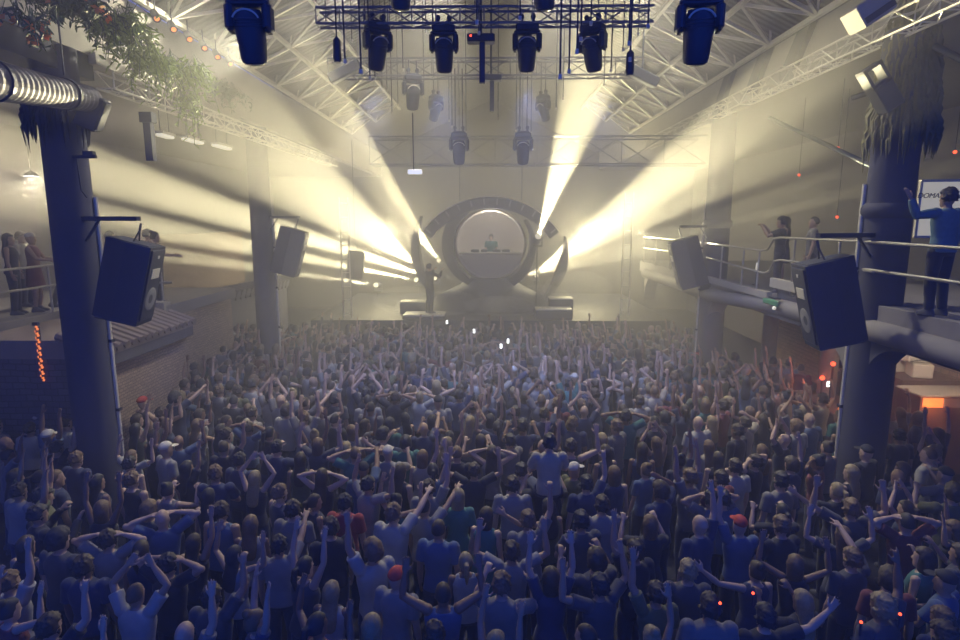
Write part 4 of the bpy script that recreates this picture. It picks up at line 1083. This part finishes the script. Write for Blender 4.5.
VV = np.concatenate(VV); TT = np.concatenate(TT); MM = np.concatenate(MM)
me = bpy.data.meshes.new('distant_crowd')
me.vertices.add(len(VV)); me.vertices.foreach_set('co', VV.ravel().astype(np.float32))
me.loops.add(len(TT)*3); me.loops.foreach_set('vertex_index', TT.ravel().astype(np.int32))
me.polygons.add(len(TT)); me.polygons.foreach_set('loop_start', np.arange(0, len(TT)*3, 3, dtype=np.int32))
me.polygons.foreach_set('material_index', MM); me.polygons.foreach_set('use_smooth', np.ones(len(TT), dtype=bool))
for m in slots: me.materials.append(m)
me.update(); me.validate()
o = bpy.data.objects.new('distant_crowd', me); C.objects.link(o); tag(o, 'packed mass of far dancers between the nearer crowd and the stage', 'crowd', None, 'stuff')
print('PEOPLE heroes', N_HERO, 'individual', len(ind), 'far', len(far), 'far verts', len(VV), 'last ind y', ind[-1][1])

# ---------------------------------------------------------------- people on the terraces and on stage
GT = 'people on the terraces'
def stand(px, py, z, *a, **k):
    q = PZ(px, py, z); yaw = k.pop('yaw', 0); return person((q.x, q.y, z), yaw, *a, **k)
zl_ = 3.36
person((-10.35, 12.62, zl_), -1.2, 1, 'down', 'vest', 'black', 'long', 'black', 1, 1.0, label='dark haired woman at the left edge of the left terrace', group=GT)
person((-10.2, 13.05, zl_), -1.3, 1, 'rail', 'dress', 'maroon', 'cap', 'white', 1, 1.0, label='woman in white cap and maroon dress leaning on the left terrace railing', group=GT)
person((-11.1, 13.9, zl_), -1.5, 0, 'down', 'tee', 'white', 'short', 'dark', 0, 1.0, label='man in white t-shirt behind the white capped woman, left terrace', group=GT)
person((-10.4, 13.75, zl_), -.9, 0, 'rail', 'tee', 'cream', 'short', 'black', 0, .97, lean=.3, label='man in cream t-shirt bending forward on the left terrace', group=GT)
person((-10.9, 15.05, zl_), -1.0, 0, 'down', 'tee', 'white', 'short', 'dark', 0, 1.02, label='man in white t-shirt left of the near left pillar, left terrace', group=GT)
person((-9.35, 14.5, zl_), -.6, 1, 'down', 'vest', 'charcoal', 'long', 'dark', 0, 1.0, label='woman in charcoal vest between the near left pillar and its loudspeaker', group=GT)
person((-8.55, 14.75, zl_), -.7, 0, 'down', 'vest', 'grey', 'short', 'black', 1, 1.03, label='man in grey vest just right of the near left loudspeaker', group=GT)
person((-8.2, 14.45, zl_), -.9, 1, 'rail', 'vest', 'black', 'bun', 'dark', 0, 1.0, label='woman with a bun at the hooked end of the left railing', group=GT)
person((6.46, 8.6, zn), .25, 0, 'denim', 'long', 'navy', 'short', 'black', 1, 1.03, label='man in open denim jacket raising his left arm, right terrace', group=GT, smat=M_den)
person((6.75, 13.95, zf), 1.0, 0, 'phone', 'tee', 'black', 'short', 'black', 1, 1.0, label='person in black t-shirt at the step of the right terrace railing', group=GT)
person((7.3, 13.6, zf), 1.2, 0, 'down', 'tee', 'grey', 'cropped', 'dark', 0, 1.0, label='person in grey t-shirt behind the one at the railing step, right terrace', group=GT)
person((7.6, 15.5, zf), 1.2, 1, 'down', 'dress', 'charcoal', 'long', 'dark', 0, 1.0, label='hazy woman in charcoal dress beyond the railing step, right terrace', group=GT)
q = P(430, 314, 21.6)
person((q.x, 21.6, 1.83+.17), -.9, 0, 'phone', 'long', 'black', 'short', 'black', 0, 1.04, label='man in black standing alone on the left front of the stage', group='people on the stage')
person((.05, 24.75, 3.05), PI, 0, 'down', 'tee', 'teal', 'short', 'dark', 0, 1.0, label='dj in teal t-shirt standing in the round pod behind the desk', group='people on the stage')
o = MB().box((0, .55, 3.0-1.82), (1.6, .8, .1)).build('booth_floor', M_black, bpy.data.objects['booth'])
# ================================================================ UNDER THE TERRACES, SIGN, SMALL LIGHTS
r = empty('led_strip', P(36, 327, 10.55), 'wavy red led strip on the dark wall left of the near left pillar', 'led strip')
a = V((0, 0, 0)); b = P(43, 380, 10.55)-P(36, 327, 10.55)
MB().bar(a+V((0, .03, 0)), b+V((0, .03, 0)), .09, .02).build('backing', M_metal, r)
lb = MB(); rs = random.Random(3)
for k in range(26):
    t = k/25; c_ = a+(b-a)*t; lb.ball(c_+V((.02*math.sin(k*2.1), 0, 0)), (.02+.012*rs.random(), .02, .024), 8, 6)
lb.build('leds', M_orled, r)
MB().box((0, 0, .06), (.1, .06, .06)).build('driver_box', M_metal, r)
# bar counter with red light
r = empty('bar_counter', (8.15, 13.2, 0), 'timber bar counter glowing red under the right terrace', 'bar')
MB().box((0, 0, .55), (.7, 2.6, 1.1)).build('body', M_wood, r); MB().box((-.05, 0, 1.13), (.9, 2.7, .07), bev=.02).build('top', M_wood, r)
MB().box((-.2, -.55, 1.22), (.25, .5, .1), bev=.03).build('light_box', M_orled, r)
for k, (px, py, lab) in enumerate(((833, 366, 'left'), (822, 380, 'right'))):
    q = PX(px, py, 7.95); rr_ = empty('red_lamp', q, 'small glowing red lamp on the bar, %s' % ('upper one' if k == 0 else 'lower one near the crowd'), 'lamp', 'red lamps at the bar')
    MB().ball((0, 0, .05), .055, 12, 8).build('globe', M_redled, rr_, smooth=True); MB().tube([(0, 0, 0), (0, 0, 1.16-q.z)], .025, 8).build('stem', M_metal, rr_)
r = empty('counter', (9.9, 12.5, 0), 'low counter with an orange lit front under the near right arch', 'counter')
MB().box((0, 0, .86), (1.6, .7, 1.72)).build('body', M_wood, r); MB().box((-.55, -.36, 1.6), (.42, .03, .2)).build('lit_front', M_orled, r)
MB().box((.22, -.36, 1.6), (1.1, .03, .2)).build('front_panel', M_fascia, r); MB().box((0, 0, 1.745), (1.7, .8, .05), bev=.02).build('top', M_fascia, r)
bx = [((9.75, 14.0, 1.83), (.5, .42, .30), .2, 'front left of the heap'), ((9.95, 13.45, 1.83), (.42, .45, .32), -.3, 'front right of the heap'), ((9.85, 13.75, 2.16), (.48, .36, .2), .5, 'topmost of the heap'), ((10.15, 14.6, 1.83), (.45, .5, .4), .1, 'farthest of the heap')]
tag(MB().box((10.0, 14.1, .91), (1.3, 2.0, 1.82)).build('storage_bench', M_wood), 'plain bench under the heap of pale cartons, right arch', 'bench')
for c_, d, a_, lab in bx:
    r = empty('carton', c_, 'pale carton against the rubble wall under the right arch, '+lab, 'carton', 'cartons under the right arch')
    q = Quaternion((0, 0, 1), a_); MB().box((0, 0, d[2]/2), d, q, bev=.02).build('box', M_white, r); MB().box((0, 0, d[2]+.003), (d[0]*.98, .06, .006), q).build('tape', M_tile, r)
# small green sign under the terrace edge
p = PX(771, 302, 6.02); r = empty('exit_sign', p, 'small green lamp bar clipped under the right terrace edge', 'lamp')
MB().box((0, 0, 0), (.08, .62, .12), bev=.02).build('case', M_green, r); MB().ball((-.03, -.22, -.1), .04, 10, 8).build('bulb', M_tube, r); MB().box((.07, 0, .09), (.12, .3, .04)).build('bracket', M_metal, r)
# sign board behind the man in denim
p = P(940, 209, 10.6); r = empty('sign_board', p, 'cream sign board with dark italic lettering behind the denim jacketed man', 'sign'); r.rotation_euler = (0, 0, math.radians(-8))
M_sign = mat('sign_face', (.75, .72, .60), .5, 0, .05, emit=(1, .93, .68), estr=.35)  # sign face given a weak glow of its own
MB().box((0, 0, 0), (.68, .05, .95), bev=.01).build('board', M_sign, r)
fr = MB()
for c_, d in (((0, 0, .48), (.72, .07, .04)), ((0, 0, -.48), (.72, .07, .04)), ((.35, 0, 0), (.04, .07, .98)), ((-.35, 0, 0), (.04, .07, .98))): fr.box(c_, d)
fr.build('board_frame', M_alu, r)
tx = bpy.data.curves.new('lettering_outline', 'FONT'); tx.body = 'DOMAZ'; tx.size = .118; tx.extrude = .006; tx.shear = .25; tx.align_x = 'CENTER'; tx.space_character = .95
tmp = bpy.data.objects.new('lettering_outline', tx); C.objects.link(tmp)
lme = bpy.data.meshes.new_from_object(tmp.evaluated_get(bpy.context.evaluated_depsgraph_get())); bpy.data.objects.remove(tmp)
lme.materials.clear(); lme.materials.append(M_black)
to = bpy.data.objects.new('lettering', lme); C.objects.link(to); to.parent = r; to.location = (-.19, -.03, .19); to.rotation_euler = (PI/2, 0, 0)
MB().box((0, .02, -.95), (.08, .06, 1.0)).build('stand_post', M_metal, r)
# things on the right terrace
for x_, y_, z_, lab in ((6.9, 11.2, zn, 'bottle beside the near right loudspeaker on the right terrace'), (7.0, 15.6, zf, 'bottle in the haze beyond the railing step, right terrace'), (6.75, 8.0, zn, 'bottle at the feet of the denim jacketed man')):
    r = empty('table_lamp', (x_, y_, z_), 'slim white table lamp, '+lab.replace('bottle ', ''), 'lamp', 'slim lamps on the right terrace')
    MB().lathe([(.09, 0), (.09, .02), (.012, .03), (.012, .38)], n=14).build('stand', M_metal, r, smooth=True); MB().lathe([(.035, .36), (.03, .56), (.02, .58)], n=12).build('shade', M_tube, r, smooth=True)
# raised phones and tiny red lights in the crowd
for px, py, z, lab in ((447, 322, 2.0, 'glowing phone held up front centre before the stage, left one'), (508, 341, 2.0, 'glowing phone held up right of centre, upper of a pair'), (501, 346, 1.95, 'glowing phone held up right of centre, lower of a pair'), (474, 331, 2.0, 'glowing phone held up front centre, right of the stage riser'), (828, 384, 1.8, 'small glowing phone near the red bar')):
    q = PZ(px, py, z); r = empty('phone', q, lab, 'phone', 'phones held up in the crowd')
    MB().box((0, 0, 0), (.075, .009, .15), bev=.004).build('case', M_black, r); MB().box((0, -.006, 0), (.062, .003, .125)).build('screen', M_screen, r)
    MB().box((0, .006, .05), (.02, .004, .02)).build('camera_bump', M_metal, r)
for px, py, z, lab in ((753, 594, 1.1, 'tiny red light low in the crowd at the bottom right, upper left of four'), (720, 604, 1.1, 'tiny red light leftmost of the four at the bottom right'), (861, 623, 1.1, 'tiny red light lowest of the four at the bottom right'), (900, 615, 1.1, 'tiny red light rightmost of the four at the bottom right')):
    q = PZ(px, py, 1.88); r = empty('light_wand', q, lab, 'wand', 'tiny red lights in the crowd')
    MB().tube([(0, 0, -.12), (0, 0, 0)], .011, 8).build('grip', M_black, r); MB().ball((0, 0, .008), .014, 10, 8).build('tip', M_redled, r)
# tiny far lamps under the terraces
for k, (px, py, Y, lab) in enumerate(((799, 175, 15, 'red pilot lamp hazy on the right terrace, left one'), (838, 148, 13, 'red pilot lamp hazy on the right terrace, upper one'), (837, 217, 14, 'red pilot lamp hazy on the right terrace, lower one'), (955, 152, 10.8, 'orange pilot lamp at the right edge above the sign'))):
    r = empty('pilot_lamp', P(px, py, Y), lab, 'lamp', 'pilot lamps on the right terrace')
    MB().ball((0, 0, 0), .03, 10, 8).build('bulb', M_redled, r); MB().tube([(0, 0, 0), (0, 0, 8.29-P(px, py, Y).z)], .006, 5).build('wire', M_metal, r)
# ================================================================ HAZE, BEAMS, BLUE FILL
WARM = (1.0, .87, .50)
def spot(name, src, dst, ang, power, col=WARM, blend=.35, size=.06):
    l = bpy.data.lights.new(name, 'SPOT'); l.energy = power; l.color = col; l.spot_size = math.radians(ang); l.spot_blend = blend; l.shadow_soft_size = size
    o = bpy.data.objects.new(name, l); C.objects.link(o); src, dst = V(src), V(dst); o.location = src
    o.rotation_mode = 'QUATERNION'; o.rotation_quaternion = (dst-src).to_track_quat('-Z', 'Y'); return o
Yb = 23.2
BEAMS = [  # pixel on the beam at the stage front, far pixel and depth, cone angle, power
    ((412, 226), (312, 97), 11, 5.2, 1.5, 'steep upper left'),
    ((378, 236), (195, 100), 10, 9.5, .8, 'broad upper left'),
    ((346, 250), (-40, 128), 11, 5.0, 4.4, 'middle left'),
    ((336, 264), (-40, 190), 11, 3.4, 4.4, 'low left'),
    ((328, 278), (40, 236), 11.5, 2.2, 2.6, 'lowest left'),
    ((537, 240), (604, 42), 14.5, 7.6, 2.6, 'upright right'),
    ((580, 243), (775, 118), 10, 8.0, .95, 'broad right'),
    ((586, 238), (845, 42), 9.5, 6.0, 1.2, 'upper right'),
    ((596, 258), (900, 185), 11, 6.0, .45, 'low right'),
]
KB = 235000; YS = 33.5
for k, (a, b, Y, ang, pw, nm) in enumerate(BEAMS):
    s = P(a[0], a[1], Yb); d = P(b[0], b[1], Y)
    dirv = (d-s).normalized(); back = (YS-Yb)/-dirv.y; far_ = (d-s).length
    keep = min(back, (s.z-2.35)/dirv.z) if dirv.z > .05 else back
    if 'upright' in nm: keep = -.35
    ang *= (far_+back)/(far_+keep); pw *= ((far_+keep)/(far_+back))**2; s = s-dirv*keep
    mvr = empty('beam_light', s-dirv*.25, 'bright beam light on the stage throwing the %s beam' % nm, 'stage light', 'beam lights beside the pod')
    q = dirv
    MB().lathe([(.05, -.3), (.13, -.24), (.15, 0), (.14, .16), (.13, .2)], (0, 0, 0), q, 20).build('head', M_fixt, mvr, smooth=True)
    MB().lathe([(.125, .19), (.11, .215), (.01, .22)], (0, 0, 0), q, 20).build('lens', M_tube, mvr, smooth=True)
    MB().box((0, .05, -.28), (.4, .25, .08), bev=.02).box((-.18, .05, -.1), (.05, .14, .34)).box((.18, .05, -.1), (.05, .14, .34)).build('yoke', M_fixt, mvr)
    MB().tube([(0, .05, -.3), (0, .05, -s.z+.25*dirv.z)], .03, 8).build('stand', M_metal, mvr)
    spot('beam_spot', s, d, ang*.62, KB*pw)
# washes and glow points added to brighten roof and stage haze, no fixtures
for sx in (-3.5, 3.3):
    spot('roof_wash', (sx*1.2, 26.5, 4.2), (sx*1.9, 10.5, 9.5), 60, 350, WARM, .9, .25)
    p = bpy.data.lights.new('stage_glow', 'POINT'); p.energy = 1600; p.color = WARM; p.shadow_soft_size = .4
    o = bpy.data.objects.new('stage_glow', p); C.objects.link(o); o.location = (sx*1.3, 26.8, 4.7)
for sx in (-2.7, -1.0, 1.0, 2.7):  # unseen lamps added above the frame to rim the crowd
    spot('unseen_backlight', (sx, 13.2, 10.8), (sx*2.6, 9.6, 1.2), 66, 2300, (1, .91, .70), .9, .15)
for px, py, tx_ in ((378, 80, -4.5), (444, 82, -1.4), (527, 82, 1.4), (592, 82, 4.5)):  # blue fill added below the moving heads to tint the mid crowd
    s_ = P(px, py+4, 10.1); spot('blue_wash', s_, (tx_, 15.5, 1.5), 70, 1100, (.30, .42, 1.0), .9, .12)
for sx in (-1, 1):  # points added to brighten the roof lattice, no lamp hangs there
    for yy in (10.0, 14.5):
        p = bpy.data.lights.new('lattice_fill', 'POINT'); p.energy = 18; p.color = (1, .9, .66); p.shadow_soft_size = .1
        o = bpy.data.objects.new('lattice_fill', p); C.objects.link(o); o.location = (sx*4.3, yy, 8.75)
for sx in (-1, 1):  # spots added beside the stage to warm the far crowd
    spot('front_wash', (sx*6.1, 24.0, 5.0), (sx*3.2, 14.0, .8), 58, 1300, WARM, .9, .15)
p = bpy.data.lights.new('pod_light', 'POINT'); p.energy = 70; p.color = (1, .88, .66); p.shadow_soft_size = .08
o = bpy.data.objects.new('pod_light', p); C.objects.link(o); o.location = (.02, 23.45, 5.6)
p = bpy.data.lights.new('terrace_fill', 'POINT'); p.energy = 210; p.color = (1, .86, .6); p.shadow_soft_size = .12  # fill point and its dome lamp are added to brighten the terrace people
o = bpy.data.objects.new('terrace_fill', p); C.objects.link(o); o.location = (-11.2, 14.6, 6.3)
tl = empty('added_dome_lamp', (-11.2, 14.6, 6.42), 'small dome lamp added over the left terrace to brighten it', 'lamp')
MB().lathe([(.03, .16), (.12, .1), (.16, .03), (.15, .03), (.10, .08)], n=18).build('dome', M_metal, tl, smooth=True); MB().tube([(0, 0, .15), (0, 0, 1.5)], .01, 6).build('cord', M_metal, tl)
spot('plant_fill', (-5.0, 13.6, 9.0), (-6.5, 9.6, 8.3), 60, 1500, (1, .92, .66), .8, .06)  # unseen spot added to brighten the foliage
# red lamps at the bar
for loc, e, c_ in (((7.5, 13.0, 1.9), 13, (1, .12, .04)), ((9.3, 11.85, 1.5), 9, (1, .3, .1)), ((9.0, 12.0, 3.1), 80, (1, .75, .5))):
    p = bpy.data.lights.new('bar_lamp', 'POINT'); p.energy = e; p.color = c_; p.shadow_soft_size = .1
    o = bpy.data.objects.new('bar_lamp', p); C.objects.link(o); o.location = loc
# haze
m = bpy.data.materials.new('stage_haze'); m.use_nodes = True; nt = m.node_tree
for n in list(nt.nodes): nt.nodes.remove(n)
out = nt.nodes.new('ShaderNodeOutputMaterial'); vs = nt.nodes.new('ShaderNodeVolumeScatter')
vs.inputs['Density'].default_value = .03; vs.inputs['Anisotropy'].default_value = .45; vs.inputs['Color'].default_value = (.95, .95, .95, 1)
nt.links.new(vs.outputs[0], out.inputs['Volume'])
def haze(y0, y1, dens, g, label):
    mm = m.copy(); mm.node_tree.nodes['Volume Scatter'].inputs['Anisotropy'].default_value = g; mm.node_tree.nodes['Volume Scatter'].inputs['Density'].default_value = dens
    hz = MB().box((-.5, (y0+y1)/2, 6.2), (25.2, y1-y0-.004, 12.39)).build('haze', mm); tag(hz, label, 'haze', None, 'stuff')
haze(-2.5, 7.0, .012, 0, 'thinnest haze nearest the camera')
haze(7.0, 9.0, .016, .1, 'thin haze around the near pillars')
haze(9.0, 12.0, .034, .4, 'haze over the middle of the crowd')
haze(12.0, 16.0, .042, .45, 'thicker haze before the far pillars')
haze(16.0, 19.0, .036, .45, 'thick haze before the stage')
haze(19.0, 22.0, .026, .45, 'haze along the stage front')
haze(22.0, 24.8, .018, .45, 'haze around the pod')
haze(24.8, 29.0, .032, .45, 'thick smoky haze right behind the pod')
haze(29.0, 35.9, .012, .45, 'haze behind the pod')
for k, (sx_, sy_, sz_, a_, b_) in enumerate(((-3.3, 22.6, 2.35, 1.3, .55), (-1.6, 22.2, 2.3, 1.2, .5), (1.9, 22.4, 2.4, 1.3, .6), (3.4, 22.9, 2.7, 1.4, .8), (.4, 22.0, 2.2, 1.4, .4))):
    sm = m.copy(); sm.node_tree.nodes['Volume Scatter'].inputs['Density'].default_value = .28; sm.node_tree.nodes['Volume Scatter'].inputs['Anisotropy'].default_value = .2
    o = MB().ball((0, 0, 0), (a_, .7, b_), 20, 12).build('smoke', sm, smooth=True); o.location = (sx_, sy_, sz_); tag(o, 'puff of low smoke on the stage floor, %s from the left' % ['first', 'second', 'fourth', 'fifth', 'third'][k], 'smoke', None, 'stuff')
# blue world fill, let in where the hall is left unbuilt behind the camera
w = bpy.data.worlds.new('blue_fill'); bpy.context.scene.world = w; w.use_nodes = True
bg = w.node_tree.nodes['Background']; bg.inputs[0].default_value = (.026, .095, .70, 1); bg.inputs[1].default_value = .98
# ---- camera
cd = bpy.data.cameras.new('camera'); cd.sensor_width = 36; cd.lens = F/960*36; cd.clip_start = .05; cd.clip_end = 200
co = bpy.data.objects.new('camera', cd); C.objects.link(co); co.location = (0, 0, CZ); co.rotation_euler = (PI/2-PITCH, 0, YAW)
S = bpy.context.scene; S.camera = co
S.view_settings.view_transform = 'Standard'; S.view_settings.look = 'None'; S.view_settings.gamma = 1; S.view_settings.exposure = 0
S.view_settings.use_curve_mapping = False
S.cycles.max_bounces = 4; S.cycles.diffuse_bounces = 2; S.cycles.glossy_bounces = 2; S.cycles.transparent_max_bounces = 64; S.cycles.volume_bounces = 0
S.cycles.sample_clamp_indirect = 4
try: S.cycles.use_denoising = True
except Exception: pass
